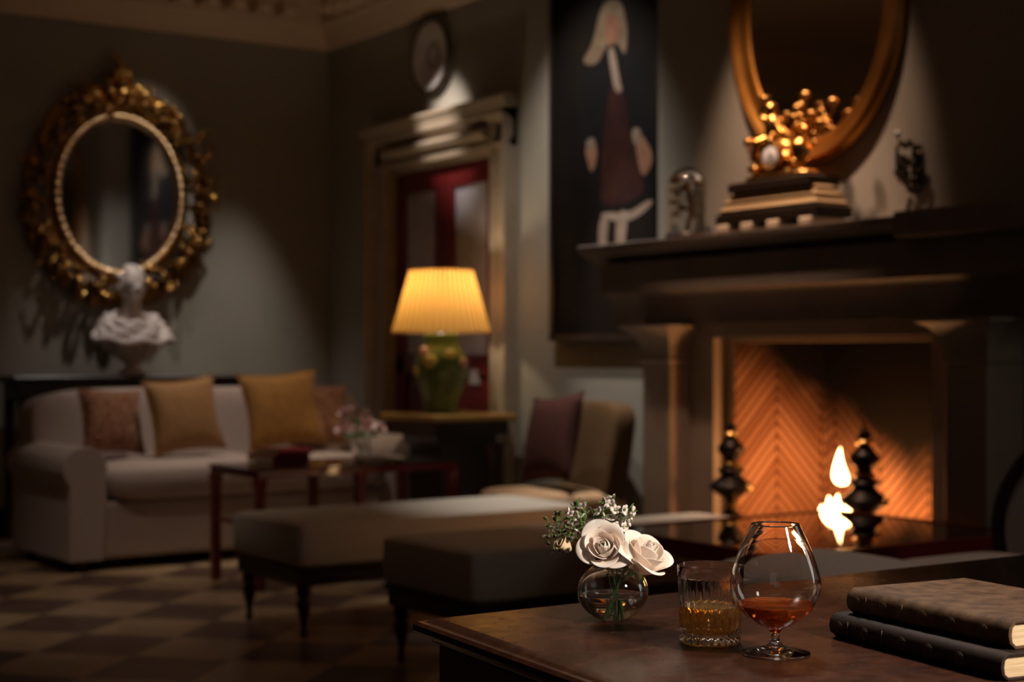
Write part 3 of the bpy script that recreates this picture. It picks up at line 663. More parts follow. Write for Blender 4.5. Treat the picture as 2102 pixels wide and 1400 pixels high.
def leafblade(b, p, ang, L, w, h, curl):
    """a curling acanthus leaf lying on the frame: p=(x,z), pointing along ang"""
    pts = []; rad = []
    for k in range(7):
        t = k / 6
        a = ang + curl * t
        pts.append((p[0] + L * t * math.cos(a), -(h + 0.045 * math.sin(t * PI) + 0.02 * t), p[1] + L * t * math.sin(a)))
        rad.append(w * (0.35 + math.sin(PI * min(1, t * 0.9 + 0.12)) * 0.65) * (1 - 0.45 * t))
    tube(b, pts, rad, 8)
    ell(b, pts[-1], (w * 0.75, w * 0.6, w * 0.75), 10, 7)
def foliage_one(b, t, dr0, dr1, Lr, wr, hmin, outward):
    k = random.uniform(dr0, dr1)
    nx, nz = math.cos(t) / GA, math.sin(t) / GB; L = math.hypot(nx, nz); nx /= L; nz /= L
    p = (GA * math.cos(t) + nx * k, GB * math.sin(t) + nz * k)
    leafblade(b, p, math.atan2(nz, nx) + random.choice((-1, 1)) * random.uniform(0.3, 1.4) * outward, random.uniform(*Lr), random.uniform(*wr), random.uniform(hmin, hmin + 0.035), random.uniform(-1.3, 1.3))
def foliage(b, n, *a):
    for i in range(n): foliage_one(b, 2 * PI * (i + random.uniform(-0.35, 0.35)) / n, *a)
b = NB(); foliage(b, 64, 0.06, 0.15, (0.07, 0.15), (0.016, 0.028), 0.045, 1.0)
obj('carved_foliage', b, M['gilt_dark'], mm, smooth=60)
for i in range(30):
    b = NB(); t = 2 * PI * (i + random.uniform(-0.35, 0.35)) / 30
    foliage_one(b, t, 0.05, 0.20, (0.08, 0.14), (0.015, 0.024), 0.06, 0.8)
    obj('scroll_leaf', b, M['gilt'], mm, smooth=60)
b = NB()                                                   # hanging points along the lower edge
for i in range(17):
    t = PI * (1.08 + 0.84 * i / 16)
    x, z = (GA + 0.21) * math.cos(t), (GB + 0.20) * math.sin(t)
    tube(b, [(x, -0.03, z + 0.06), (x * 1.02, -0.06, z), (x * 1.03, -0.04, z - random.uniform(0.05, 0.10))], [0.03, 0.022, 0.004], 8)
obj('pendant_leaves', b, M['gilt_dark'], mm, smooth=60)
b = NB()                                                   # crest
for s in (-1, 1):
    leafblade(b, (s * 0.03, 0.60), PI / 2 - s * 0.2, 0.16, 0.035, 0.05, -s * 0.9)
    leafblade(b, (s * 0.08, 0.58), PI / 2 - s * 0.7, 0.22, 0.032, 0.05, -s * 0.7)
    leafblade(b, (s * 0.14, 0.57), PI / 2 - s * 1.1, 0.22, 0.030, 0.05, -s * 0.4)
    leafblade(b, (s * 0.05, 0.70), PI / 2 - s * 0.5, 0.15, 0.026, 0.06, s * 1.3)
    ell(b, (s * 0.10, -0.09, 0.70), (0.03, 0.03, 0.03)); ell(b, (s * 0.20, -0.09, 0.64), (0.032, 0.03, 0.032))
ell(b, (0, -0.08, 0.78), (0.05, 0.05, 0.06)); ell(b, (0, -0.09, 0.66), (0.05, 0.05, 0.045)); leafblade(b, (0.0, 0.79), PI / 2, 0.11, 0.03, 0.05, 0.3)
obj('crest', b, M['gilt'], mm, smooth=60)

cn = thing('console_table', 'long dark wood console table against the left wall behind the sofa', 'table', (3.425, 9.62, 0))
obj('table_top', loft_rect(NB(), -0.76, 0.76, -0.18, 0.20, [(0.02, 0.955), (0, 0.965), (0, 0.99), (0.01, 1.0)]), M['dark_wood'], cn, bevel=0.004)
obj('apron', box(NB(), -0.72, 0.72, -0.15, 0.19, 0.85, 0.955), M['dark_wood'], cn, bevel=0.004)
for x in (-0.69, 0.69):
    for y in (-0.13, 0.16): obj('leg', loft_rect(NB(), x - 0.03, x + 0.03, y - 0.03, y + 0.03, [(0.01, 0), (0, 0.85)]), M['dark_wood'], cn)

bu = thing('marble_bust', 'white marble bust with draped shoulders in front of the carved mirror', 'bust', (3.455, 9.60, 1.0005))
b = NB()
ell(b, (0, -0.01, 0.57), (0.078, 0.092, 0.112), 20, 14); ell(b, (0, -0.075, 0.53), (0.05, 0.04, 0.06)); ell(b, (0, -0.118, 0.545), (0.013, 0.018, 0.022)); ell(b, (0, -0.10, 0.49), (0.03, 0.026, 0.02))
for s in (-1, 1):
    ell(b, (s * 0.03, -0.095, 0.582), (0.02, 0.012, 0.007)); ell(b, (s * 0.08, 0.0, 0.55), (0.012, 0.022, 0.03))
for i in range(26):
    a = random.uniform(0, 2 * PI); e = random.uniform(0.2, 1.4)
    ell(b, (0.078 * math.cos(a) * math.cos(e), 0.015 + 0.088 * math.sin(a) * math.cos(e), 0.58 + 0.108 * math.sin(e)), (0.026, 0.026, 0.022), 8, 6)
tube(b, [(0, 0.0, 0.34), (0, -0.005, 0.42), (0, -0.01, 0.52)], [0.075, 0.056, 0.055], 16)
superq(b, (0, 0.01, 0.27), (0.19, 0.10, 0.085), 1, 0.9); superq(b, (0, -0.005, 0.20), (0.155, 0.10, 0.12), 0.9, 0.9)
ell(b, (0, -0.02, 0.13), (0.095, 0.075, 0.07))
for s in (-1, 1): ell(b, (s * 0.15, 0, 0.285), (0.07, 0.08, 0.08))
tube(b, [(0, 0, 0.15), (0, 0, 0.085)], [0.06, 0.04], 14)
body = obj('bust_body', b, M['marble'], bu, smooth=60)
r = body.modifiers.new('fuse', 'REMESH'); r.mode = 'VOXEL'; r.voxel_size = 0.009; r.use_smooth_shade = True
b = NB()                                                   # folded drapery collar over the shoulders
for k in range(4):
    pts = []
    for j in range(33):
        t = 2 * PI * j / 32
        rr = 0.135 + 0.028 * k + 0.012 * math.sin(5 * t + k)
        pts.append((rr * math.cos(t) * 1.1, -0.005 + rr * 0.72 * math.sin(t), 0.345 - 0.035 * k + 0.035 * math.sin(t) + 0.012 * math.sin(7 * t + 2 * k)))
    tube(b, pts, 0.034 - 0.002 * k, 8, caps=False)
for k in range(7):
    t = PI * (1.1 + 0.8 * k / 6)
    tube(b, [(0.20 * math.cos(t), 0.13 * math.sin(t), 0.26), (0.165 * math.cos(t), 0.125 * math.sin(t), 0.17), (0.08 * math.cos(t), 0.09 * math.sin(t), 0.10)], [0.026, 0.022, 0.012], 8)
obj('drapery', b, M['marble'], bu, smooth=60)
obj('socle', lathe(NB(), capped(catmull([(p[0], p[1], 0) for p in [(0.085, 0), (0.085, 0.02), (0.06, 0.035), (0.04, 0.06), (0.042, 0.09)]], 3)), 24), M['marble'], bu, smooth=50)

# ------------------------------------------------------------------ sofa and pillows
SX, SY, SR = 2.535, 7.93, math.radians(3)
so = thing('sofa', 'cream linen sofa with rolled arms and one long seat cushion', 'sofa', (SX, SY, 0), SR)
SL, SD = 2.14, 0.92
obj('base', box(NB(), 0.03, SL - 0.03, 0.03, SD - 0.03, 0.06, 0.36), M['sofa'], so, bevel=0.025)
for s in (0, 1):
    x0 = -0.03 if s == 0 else SL + 0.03
    g_ = 1 if s == 0 else -1
    pr = [(0.02, 0.06), (0.20, 0.06), (0.215, 0.40), (0.215, 0.52)]
    cx, cz, R_ = 0.105, 0.535, 0.118
    pr += [(cx + R_ * math.cos(t), cz + R_ * math.sin(t)) for t in [(-5 + 12 * i) * PI / 180 for i in range(20)]] + [(0.02, 0.40)]
    b = NB(); prism(b, pr, lambda a, z: (x0 + g_ * a, 0.0, z), lambda a, z: (x0 + g_ * a, SD - 0.05, z))
    arm = obj('arm', b, M['sofa'], so, bevel=0.02)
obj('backrest', superq(NB(), (SL / 2, SD - 0.15, 0.60), (SL / 2 - 0.02, 0.15, 0.335), 0.3, 0.22, 40, 16, mx=RX(-0.10)), M['sofa'], so, smooth=60)
obj('seat_cushion', superq(NB(), (SL / 2, 0.36, 0.455), (SL / 2 - 0.215, 0.385, 0.105), 0.42, 0.16, 48, 16), M['sofa'], so, smooth=60)
for x in (0.08, SL - 0.08):
    for y in (0.07, SD - 0.10): obj('foot', lathe(NB(), capped([(0.02, 0), (0.026, 0.03), (0.03, 0.065)]), 12, T(x, y, 0)), M['dark_wood'], so)

def pillow(name, label, group, c, w, h, th, rot, m, n=16, trim=None):
    b = NB(); V = {}
    for s in (-1, 1):
        for i in range(n + 1):
            for j in range(n + 1):
                u, v = -1 + 2 * i / n, -1 + 2 * j / n
                if s == 1 and (i in (0, n) or j in (0, n)): V[s, i, j] = V[-1, i, j]; continue
                k = 1 - 0.11 * (1 - u * u) * abs(v) ** 3; k2 = 1 - 0.11 * (1 - v * v) * abs(u) ** 3
                e = ((1 - abs(u) ** 2.2) * (1 - abs(v) ** 2.2))
                V[s, i, j] = b.verts.new((u * w / 2 * k2, s * th / 2 * max(e, 0) ** 0.5, v * h / 2 * k))
    for s in (-1, 1):
        for i in range(n):
            for j in range(n): b.faces.new((V[s, i, j], V[s, i + 1, j], V[s, i + 1, j + 1], V[s, i, j + 1]))
    o = obj(name, b, m, None, smooth=180)
    o.location = c; o.rotation_euler = rot
    tag(o, label, 'pillow', group)
    e = NB(); P = [(-1, -1), (1, -1), (1, 1), (-1, 1)]; loop = []
    for a in range(4):
        p, q = P[a], P[(a + 1) % 4]
        for k in range(10):
            t = k / 10; u, v = p[0] + (q[0] - p[0]) * t, p[1] + (q[1] - p[1]) * t
            loop.append((u * w / 2 * (1 - 0.11 * (1 - v * v) * abs(u) ** 3), 0, v * h / 2 * (1 - 0.11 * (1 - u * u) * abs(v) ** 3)))
    loop.append(loop[0]); tube(e, loop, 0.006, 6)
    obj('piping', e, trim or m, o, smooth=60)
    return o
G = 'throw pillows on the sofa'
def spt(x, y): return (SX + x * math.cos(SR) - y * math.sin(SR), SY + x * math.sin(SR) + y * math.cos(SR))
for nm, lab, x, y, z, w, h, rot, m in (
    ('throw_pillow', 'red paisley pillow beside the left rolled arm of the sofa', 0.39, 0.43, 0.752, 0.40, 0.365, (-0.24, 0.06, 0.20), 'paisley'),
    ('throw_pillow', 'plain tan pillow next to the left paisley pillow on the sofa', 0.775, 0.33, 0.782, 0.45, 0.425, (-0.24, -0.07, 0.10), 'tan_cloth'),
    ('throw_pillow', 'large gold pillow standing right of the middle of the sofa', 1.40, 0.34, 0.80, 0.49, 0.455, (-0.28, -0.07, -0.08), 'gold_cloth'),
    ('throw_pillow', 'red paisley pillow half hidden behind the large gold pillow', 1.71, 0.47, 0.76, 0.38, 0.375, (-0.20, 0.05, -0.12), 'paisley')):
    p = spt(x, y); pillow(nm, lab, G, (p[0], p[1], z + 0.01), w, h, 0.15, (rot[0], rot[1], rot[2] + SR), M[m], trim=M['gold_cloth'] if m == 'gold_cloth' else None)

# ------------------------------------------------------------------ red lacquer tables
def red_leg(p, x, y, h, w, par):
    obj('leg', loft_rect(NB(), x - w, x + w, y - w, y + w, [(0.004, 0), (0, 0.02), (0, h - 0.05), (-0.006, h - 0.035), (-0.006, h)]), M['red_lacquer'], par, bevel=0.003)
rt = thing('coffee_table', 'long six-legged red lacquer table with glass top before the sofa', 'table', (3.09, 6.86, 0), math.radians(4))
RL, RW, RH = 1.16, 0.50, 0.582
b = NB()
for y0, y1 in ((0, 0.035), (RW - 0.035, RW)): box(b, 0, RL, y0, y1, RH - 0.045, RH - 0.008)
for x in (0, RL / 2 - 0.0175, RL - 0.035): box(b, x, x + 0.035, 0.035, RW - 0.035, RH - 0.045, RH - 0.008)
obj('frame', b, M['red_lacquer'], rt, bevel=0.003)
b = NB()
for x in (0.008, RL - 0.028): box(b, x, x + 0.02, 0.035, RW - 0.035, 0.30, 0.322)
box(b, 0.03, RL - 0.03, 0.24, 0.26, 0.30, 0.322); obj('stretcher', b, M['red_lacquer'], rt)
obj('glass_top', box(NB(), -0.012, RL + 0.012, -0.012, RW + 0.012, RH - 0.008, RH), M['table_glass'], rt, smooth=0, bevel=0.002)
for x in (0.02, RL / 2, RL - 0.02):
    for y in (0.02, RW - 0.02): red_leg(None, x, y, RH - 0.045, 0.021, rt)
def tpt(x, y):
    a = math.radians(4); return (3.09 + x * math.cos(a) - y * math.sin(a), 6.86 + x * math.sin(a) + y * math.cos(a))

ct = thing('coffee_table', 'wide glass-topped dark red table standing before the fireplace', 'table', (3.28, 3.46, 0))
CL, CW, CH = 1.15, 0.95, 0.52
b = NB()
for y0, y1 in ((0, 0.03), (CW - 0.03, CW)): box(b, 0, CL, y0, y1, CH - 0.055, CH + 0.004)
for x in (0, CL - 0.03): box(b, x, x + 0.03, 0.03, CW - 0.03, CH - 0.055, CH + 0.004)
obj('frame', b, M['red_lacquer'], ct, bevel=0.003)
obj('glass_top', box(NB(), 0.0302, CL - 0.0302, 0.0302, CW - 0.0302, CH - 0.008, CH), M['table_glass'], ct, smooth=0, bevel=0.002)
obj('stretcher', box(NB(), 0.05, CL - 0.05, CW / 2 - 0.012, CW / 2 + 0.012, 0.18, 0.205), M['red_lacquer'], ct)
for x in (0.012, CL - 0.037): obj('stretcher', box(NB(), x, x + 0.025, 0.04, CW - 0.04, 0.18, 0.205), M['red_lacquer'], ct)
for x in (0.025, CL - 0.025):
    for y in (0.025, CW - 0.025): red_leg(None, x, y, CH - 0.055, 0.026, ct)

def book(name, label, loc, rz, L, W_, T_, mcov, tool=True, mtool=None, cat='book', group=None, blemish=None):
    """local: spine on x=0 running along -y from the origin, boards towards +x, lying flat"""
    k = thing(name, label, cat, loc, rz, group)
    t = 0.0035
    outer = [(W_, 0), (0.006, 0), (-0.003, T_ * 0.22), (-0.005, T_ * 0.5), (-0.003, T_ * 0.78), (0.006, T_), (W_, T_), (W_, T_ - t), (0.008, T_ - t), (0.002, T_ * 0.75), (0.0005, T_ * 0.5), (0.002, T_ * 0.25), (0.008, t), (W_, t)]
    b = NB(); prism(b, outer, lambda x, z: (x, 0, z), lambda x, z: (x, -L, z))
    c = obj('cover', b, mcov, k, bevel=0.0009)
    b = NB(); n = 7
    prof = [(0.003, t), (W_ - 0.006, t)] + [(W_ - 0.006 - 0.003 * math.sin(PI * i / n), t + (T_ - 2 * t) * i / n) for i in range(1, n)] + [(W_ - 0.006, T_ - t), (0.003, T_ - t)]
    prism(b, prof, lambda x, z: (x, -0.004, z), lambda x, z: (x, -L + 0.004, z)); obj('page_block', b, M['pages'], k, smooth=0)
    if tool:
        for y in (0.040, 0.110):
            b = NB(); box(b, -0.0056, -0.0042, -y - 0.0008, -y, T_ * 0.2, T_ * 0.8); obj('spine_line', b, mtool or M['tooling'], c, smooth=0)
        for y in (0.022, 0.075, 0.15, 0.20, 0.255):
            if y < L - 0.02:
                b = NB()
                for j in range(3):
                    tube(b, [(-0.0053, -y + (0.0035 + 0.002 * j) * math.cos(2 * PI * q / 10), T_ / 2 + (0.0035 + 0.002 * j) * math.sin(2 * PI * q / 10)) for q in range(11)], 0.00035, 4, caps=False)
                box(b, -0.0053, -0.0047, -y - 0.0075, -y + 0.0075, T_ / 2 - 0.0003, T_ / 2 + 0.0003); obj('spine_tooling', b, mtool or M['tooling'], c, smooth=0)
    return k
# red books and flowers on the long red table
p = tpt(0.30, 0.40)
book('book', 'thick red book lying at the bottom of the stack on the long red table', (p[0], p[1], RH), 1.9, 0.26, 0.20, 0.035, M['book_red'], False, group='red books on the long table')
p = tpt(0.315, 0.385)
book('book', 'red book lying on top of the stack on the long red table', (p[0], p[1], RH + 0.0355), 1.82, 0.24, 0.18, 0.028, M['book_red'], False, group='red books on the long table')
fx, fy = tpt(0.73, 0.24)
vs = thing('flower_vase', 'small clear glass vase of pink roses on the long red table', 'vase', (fx, fy, RH))
obj('glass', lathe(NB(), [(0, 0), (0.035, 0), (0.042, 0.01), (0.045, 0.04), (0.04, 0.09), (0.045, 0.10), (0.042, 0.10), (0.037, 0.09), (0.042, 0.04), (0.038, 0.012), (0, 0.008)], 24), M['glass'], vs)

def petal_mesh(b, phi, R, H, w, c, flare, curl, base_r, z0, mx, size, ns=8, nt_=8, twist=0.0, seed=0):
    rnd = random.Random(seed); wob = rnd.uniform(-1, 1)
    V = []
    for i in range(nt_ + 1):
        t = i / nt_; row = []
        for j in range(ns + 1):
            s = -1 + 2 * j / ns
            te = t * (1 - 0.10 * abs(s) - 0.22 * abs(s) ** 3)
            cup = math.sin(min(1.0, te * 1.15) * PI / 2) ** 0.62
            r = base_r + (R - base_r) * cup
            r *= 1 - c * te * te
            r += flare * size * te ** 4 * (1 + 0.25 * wob * s)
            r += 0.012 * size * (abs(s) ** 2) * te * (1 if flare > 0 else -0.5) + 0.02 * size * math.sin(3 * s + wob * 3) * te ** 3 * (flare > 0.05)
            z = z0 + H * te ** 0.85 - curl * size * te ** 7
            ww = w * (0.35 + 0.65 * math.sin(min(1, te * 1.2) * PI / 2))
            a = phi + s * ww + twist * te + 0.0
            row.append(b.verts.new(mx @ Vector((r * math.cos(a) + 0.0, r * math.sin(a), z))))
        V.append(row)
    for i in range(nt_):
        for j in range(ns): b.faces.new((V[i][j], V[i][j + 1], V[i + 1][j + 1], V[i + 1][j]))
def rose(label, head, axis, size, stem_pts, group, m, n=20, spin=0.0, open_=1.0, name='rose'):
    o = thing(name, label, 'flower', head, 0, group)
    mx = align(axis)
    for i in range(n):
        ni, nm = 6, 6
        if i < ni:
            f = i / (ni - 1); R, H, wd, cc, fl_, cu = 0.09 + 0.19 * f, 1.06 - 0.05 * f, 2.1 - 0.6 * f, 0.50 - 0.12 * f, 0.0, 0.0
        elif i < ni + nm:
            f = (i - ni) / (nm - 1); R, H, wd, cc, fl_, cu = 0.34 + 0.20 * f, 1.02 - 0.10 * f, 1.25 - 0.20 * f, 0.24 - 0.18 * f, 0.05 + 0.13 * f, 0.03 + 0.07 * f
        else:
            f = (i - ni - nm) / max(1, n - ni - nm - 1); R, H, wd, cc, fl_, cu = 0.58 + 0.10 * f, 0.90 - 0.16 * f, 0.92, 0.0, open_ * (0.26 + 0.20 * f), open_ * (0.14 + 0.18 * f)
        b = NB()
        petal_mesh(b, spin + i * 2.39996, size * R, size * H, wd, cc, fl_, cu, size * 0.10, 0.02 * size * i / n, mx, size, twist=0.35 if i < ni else 0.08, seed=i + int(spin * 10), ns=12, nt_=10)
        pe = obj('petal', b, m, o, smooth=180)
        sm = pe.modifiers.new('thick', 'SOLIDIFY'); sm.thickness = size * 0.020; sm.offset = 0
        ss = pe.modifiers.new('sub', 'SUBSURF'); ss.levels = ss.render_levels = 1
    b = NB(); lathe(b, [(0, -0.05 * size), (size * 0.16, 0.0), (size * 0.22, size * 0.10), (size * 0.12, size * 0.16), (0, size * 0.16)], 14, mx)
    for k in range(5):
        a = k * 2 * PI / 5; d = Vector((math.cos(a), math.sin(a), 0))
        tube(b, [mx @ (d * size * 0.15), mx @ (d * size * 0.36 + Vector((0, 0, -0.03 * size))), mx @ (d * size * 0.58 + Vector((0, 0, -0.16 * size)))], [0.09 * size, 0.07 * size, 0.008 * size], 6)
    obj('calyx', b, M['leaf'], o)
    obj('stem', tube(NB(), [Vector(q) - Vector(head) for q in catmull(stem_pts, 5)], 0.0022 if size < 0.06 else 0.003, 8), M['stem'], o)
    return o
random.seed(3)
PR = [((-0.088, 0.0, 0.15), 'pink rose at the left of the bouquet on the long red table'), ((-0.012, -0.055, 0.165), 'pink rose at the front middle of the bouquet on the red table'), ((0.078, -0.005, 0.15), 'pink rose at the right of the bouquet on the long red table'), ((-0.045, 0.06, 0.225), 'topmost pink rose of the bouquet on the long red table'), ((0.05, 0.075, 0.205), 'pink rose at the back of the bouquet on the long red table')]
for i, ((dx, dy, dz), lab) in enumerate(PR):
    o = thing('pink_rose', lab, 'flower', (fx + dx, fy + dy, RH + dz), 0, 'pink roses on the long red table')
    b = NB(); mx = align((dx * 5, dy * 5 - 0.25, 0.5))
    for k in range(11):
        f = k / 10
        petal_mesh(b, k * 2.4 + i, 0.047 * (0.15 + 0.85 * f), 0.066 - 0.018 * f, 1.7 - 0.8 * f, 0.4 * (1 - f), 0.3 * f * f, 0.3 * f, 0.006, 0, mx, 0.045, 6, 5, seed=k)
    obj('bloom', b, M['petal_pink'], o, smooth=180)
    obj('stem', tube(NB(), [(0, 0, 0), (-dx * 0.7, -dy * 0.7, -dz + 0.09), (-dx * 0.9 + (i - 2) * 0.006, -dy * 0.9, -dz + 0.02)], 0.0025, 6), M['stem'], o)
    ob = NB()
    for q in range(2):
        a = i * 1.3 + q * 2.6; leafm = align((math.cos(a), math.sin(a), 0.1))
        ell(ob, Vector((-dx * 0.4 + 0.025 * math.cos(a), -dy * 0.4 + 0.025 * math.sin(a), -0.02)), (0.014, 0.003, 0.026), 8, 6, mx=leafm)
    obj('leaf', ob, M['leaf'], o)

# ------------------------------------------------------------------ benches
def bench(label, x, y, rz, L):
    o = thing('upholstered_bench', label, 'bench', (x, y, 0), rz, 'pale upholstered benches')
    W_ = 0.60
    obj('seat', superq(NB(), (L / 2, W_ / 2, 0.372), (L / 2 + 0.01, W_ / 2 + 0.01, 0.09), 0.13, 0.07, 56, 20), M['bench'], o, smooth=50)
    b = NB()
    pts = [(0.02, 0.02), (L - 0.02, 0.02), (L - 0.02, W_ - 0.02), (0.02, W_ - 0.02), (0.02, 0.02)]
    loft_rect(b, 0.0, L, 0.0, W_, [(0.02, 0.205), (0.012, 0.21), (0.012, 0.262), (0.0, 0.268), (0.0, 0.284), (0.01, 0.29)])
    obj('apron', b, M['dark_wood'], o, bevel=0.003)
    leg = [(0.012, 0.0), (0.016, 0.012), (0.012, 0.03), (0.014, 0.06), (0.024, 0.10), (0.03, 0.135), (0.02, 0.155), (0.03, 0.17), (0.032, 0.21)]
    for lx in (0.05, L - 0.05):
        for ly in (0.05, W_ - 0.05): obj('leg', lathe(NB(), capped(catmull([(p[0], p[1], 0) for p in leg], 3)), 16, T(lx, ly, 0)), M['dark_wood'], o, smooth=50)
    return o
bench('pale upholstered bench with turned legs, the one nearer the sofa', 2.70, 5.61, math.radians(1.5), 1.44)
bench('pale upholstered bench with turned legs, the one nearer the wooden table', 2.80, 4.47, math.radians(1.5), 1.56)

# ------------------------------------------------------------------ lamp table and lamp
lt = thing('side_table', 'square wooden lamp table on a dark pedestal in front of the red door', 'table', (4.63, 7.66, 0.02), math.radians(2))
obj('table_top', loft_rect(NB(), -0.285, 0.285, -0.285, 0.285, [(0.012, 0.735), (0.0, 0.742), (0.0, 0.768), (0.008, 0.775)]), M['tablewood'], lt, bevel=0.003)
obj('apron', box(NB(), -0.25, 0.25, -0.25, 0.25, 0.66, 0.735), M['dark_wood'], lt, bevel=0.004)
obj('pedestal', loft_rect(NB(), -0.19, 0.19, -0.19, 0.19, [(0.0, -0.02), (0.0, 0.06), (0.03, 0.09), (0.03, 0.58), (0.0, 0.62), (0.0, 0.66)]), M['dark_wood'], lt, bevel=0.004)
lp = thing('table_lamp', 'green ceramic lamp with a glowing pleated yellow shade', 'lamp', (4.585, 7.66, 0.7955))
base = obj('lamp_base', lathe(NB(), capped(catmull([(p[0], p[1], 0) for p in [(0.095, 0), (0.10, 0.012), (0.095, 0.03), (0.108, 0.08), (0.138, 0.17), (0.152, 0.25), (0.15, 0.31), (0.128, 0.35), (0.105, 0.38), (0.10, 0.41), (0.104, 0.445), (0.098, 0.456)]], 4)), 40), M['green_glaze'], lp, smooth=60)
random.seed(4)
for a, z, k, m in ((3.35, 0.345, 0.036, 'pink_glaze'), (3.75, 0.295, 0.040, 'yellow_glaze'), (4.55, 0.33, 0.034, 'yellow_glaze'), (5.1, 0.29, 0.03, 'pink_glaze'), (3.0, 0.24, 0.03, 'yellow_glaze')):
    r_ = 0.152 if z < 0.3 else 0.135
    b = NB(); c = Vector((r_ * math.cos(a), r_ * math.sin(a), z))
    ell(b, c, (k * 0.5, k * 0.5, k * 0.5))
    for q in range(6):
        t = q * PI / 3; tv = Vector((-math.sin(a), math.cos(a), 0)) * math.cos(t) * k * 0.6 + Vector((0, 0, 1)) * math.sin(t) * k * 0.6
        ell(b, c + tv, (k * 0.42, k * 0.42, k * 0.42), 8, 6)
    obj('flower_relief', b, M[m], base)
obj('neck', lathe(NB(), capped([(0.03, 0.457), (0.012, 0.475), (0.012, 0.63)]), 16), M['iron'], lp)
b = NB(); NP = 44; ring = []
for z, r0, am in ((0.465, 0.275, 0.008), (0.62, 0.230, 0.0075), (0.815, 0.176, 0.006)):
    rr = []
    for k in range(NP * 6):
        a = 2 * PI * k / (NP * 6); q = r0 + am * (abs(math.sin(a * NP / 2)) ** 0.7 * 2 - 1)
        rr.append(b.verts.new((q * math.cos(a), q * math.sin(a), z)))
    ring.append(rr)
for A, B in zip(ring, ring[1:]):
    for k in range(len(A)): b.faces.new((A[k], A[(k + 1) % len(A)], B[(k + 1) % len(A)], B[k]))
sh = obj('lamp_shade', b, M['shade'], lp, smooth=180)
b = NB()
for z, r0 in ((0.465, 0.275), (0.815, 0.176)): tube(b, [(r0 * math.cos(2 * PI * k / 48), r0 * math.sin(2 * PI * k / 48), z) for k in range(49)], 0.005, 6, caps=False)
for k in range(3): tube(b, [(0.012 * math.cos(k * 2.09), 0.012 * math.sin(k * 2.09), 0.63), (0.176 * math.cos(k * 2.09), 0.176 * math.sin(k * 2.09), 0.81)], 0.002, 5)
obj('shade_ring', b, M['shade'], sh)

# ------------------------------------------------------------------ slipper chair
CA = math.radians(-12)
ch = thing('slipper_chair', 'armless brown chair with high back beside the fireplace', 'chair', (4.36, 6.60, 0), CA)
# local: seat front on x=0 facing -x, back towards +x, width along y
obj('seat', superq(NB(), (0.22, -0.02, 0.385), (0.31, 0.285, 0.065), 0.5, 0.22, 40, 14), M['chair_lit'], ch, smooth=60)
obj('seat_rail', box(NB(), -0.03, 0.48, -0.28, 0.24, 0.16, 0.335), M['chair_cloth_dim'], ch, bevel=0.02)
obj('backrest', superq(NB(), (0.475, -0.02, 0.60), (0.075, 0.285, 0.29), 0.35, 0.35, 36, 18, mx=RY(0.16)), M['chair_cloth_dim'], ch, smooth=60)
for x in (0.02, 0.44):
    for y in (-0.24, 0.20): obj('leg', lathe(NB(), capped([(0.014, 0), (0.02, 0.05), (0.026, 0.165)]), 12, T(x, y, 0)), M['dark_wood'], ch)
mxc = T(4.36, 6.60, 0) @ RZ(CA)
c = mxc @ Vector((0.225, 0.0, 0.700))
pillow('throw_pillow', 'dark plum pillow leaning on the back of the armless chair', 'chair pillow', c, 0.53, 0.46, 0.14, (-0.24, -0.10, CA - PI / 2 + 0.10), M['plum_cloth'])

# ------------------------------------------------------------------ seats behind the wooden table, right
st = thing('upholstered_stool', 'pale upholstered stool with a domed seat behind the brandy glass', 'stool', (2.84, 2.87, 0))
obj('seat', superq(NB(), (0, 0, 0.52), (0.27, 0.27, 0.105), 0.8, 0.5, 36, 16), M['pale_cloth'], st, smooth=60)
obj('rail', superq(NB(), (0, 0, 0.45), (0.25, 0.25, 0.055), 0.2, 0.4, 36, 10), M['dark_wood'], st, smooth=50)
for x in (-0.20, 0.20):
    for y in (-0.18, 0.18): obj('leg', lathe(NB(), capped([(0.014, 0), (0.018, 0.15), (0.026, 0.36), (0.028, 0.43)]), 12, T(x, y, 0)), M['dark_wood'], st)
oc = thing('oval_back_chair', 'grey oval-backed chair with dark carved frame at the right edge', 'chair', (3.56, 2.86, 0), 0)
obj('seat', superq(NB(), (-0.03, 0, 0.475), (0.28, 0.29, 0.085), 0.6, 0.35, 36, 14), M['pale_cloth'], oc, smooth=60)
obj('seat_rail', superq(NB(), (-0.03, 0, 0.40), (0.275, 0.285, 0.05), 0.2, 0.35, 36, 10), M['dark_wood'], oc, smooth=50)
mb = T(0.30, 0, 0.63) @ RY(0.16) @ RZ(-PI / 2)
b = oval_ring(NB(), 0.265, 0.255, [(-0.012, -0.022), (-0.012, 0.022), (0.006, 0.03), (0.03, 0.02), (0.03, -0.02), (0.006, -0.03)], 64); b.transform(mb)
fr_ = obj('back_frame', b, M['dark_wood'], oc, smooth=50)
b = superq(NB(), (0, 0, 0), (0.26, 0.035, 0.25), 0.9, 1.0, 40, 18); b.transform(mb); obj('back_pad', b, M['grey_cloth'], oc, smooth=60)
b = oval_ring(NB(), 0.236, 0.228, [(-0.006, 0.014), (0.0, 0.024), (0.006, 0.014)], 64); b.transform(mb); obj('piping', b, M['grey_cloth'], fr_, smooth=60)
for y in (-0.12, 0.12): obj('back_post', tube(NB(), [(0.20, y, 0.40), (0.235, y, 0.47)], 0.02, 10), M['dark_wood'], oc)
for x in (-0.25, 0.20):
    for y in (-0.22, 0.22): obj('leg', lathe(NB(), capped([(0.012, 0), (0.018, 0.12), (0.026, 0.34), (0.03, 0.40)]), 12, T(x, y, 0)), M['dark_wood'], oc)

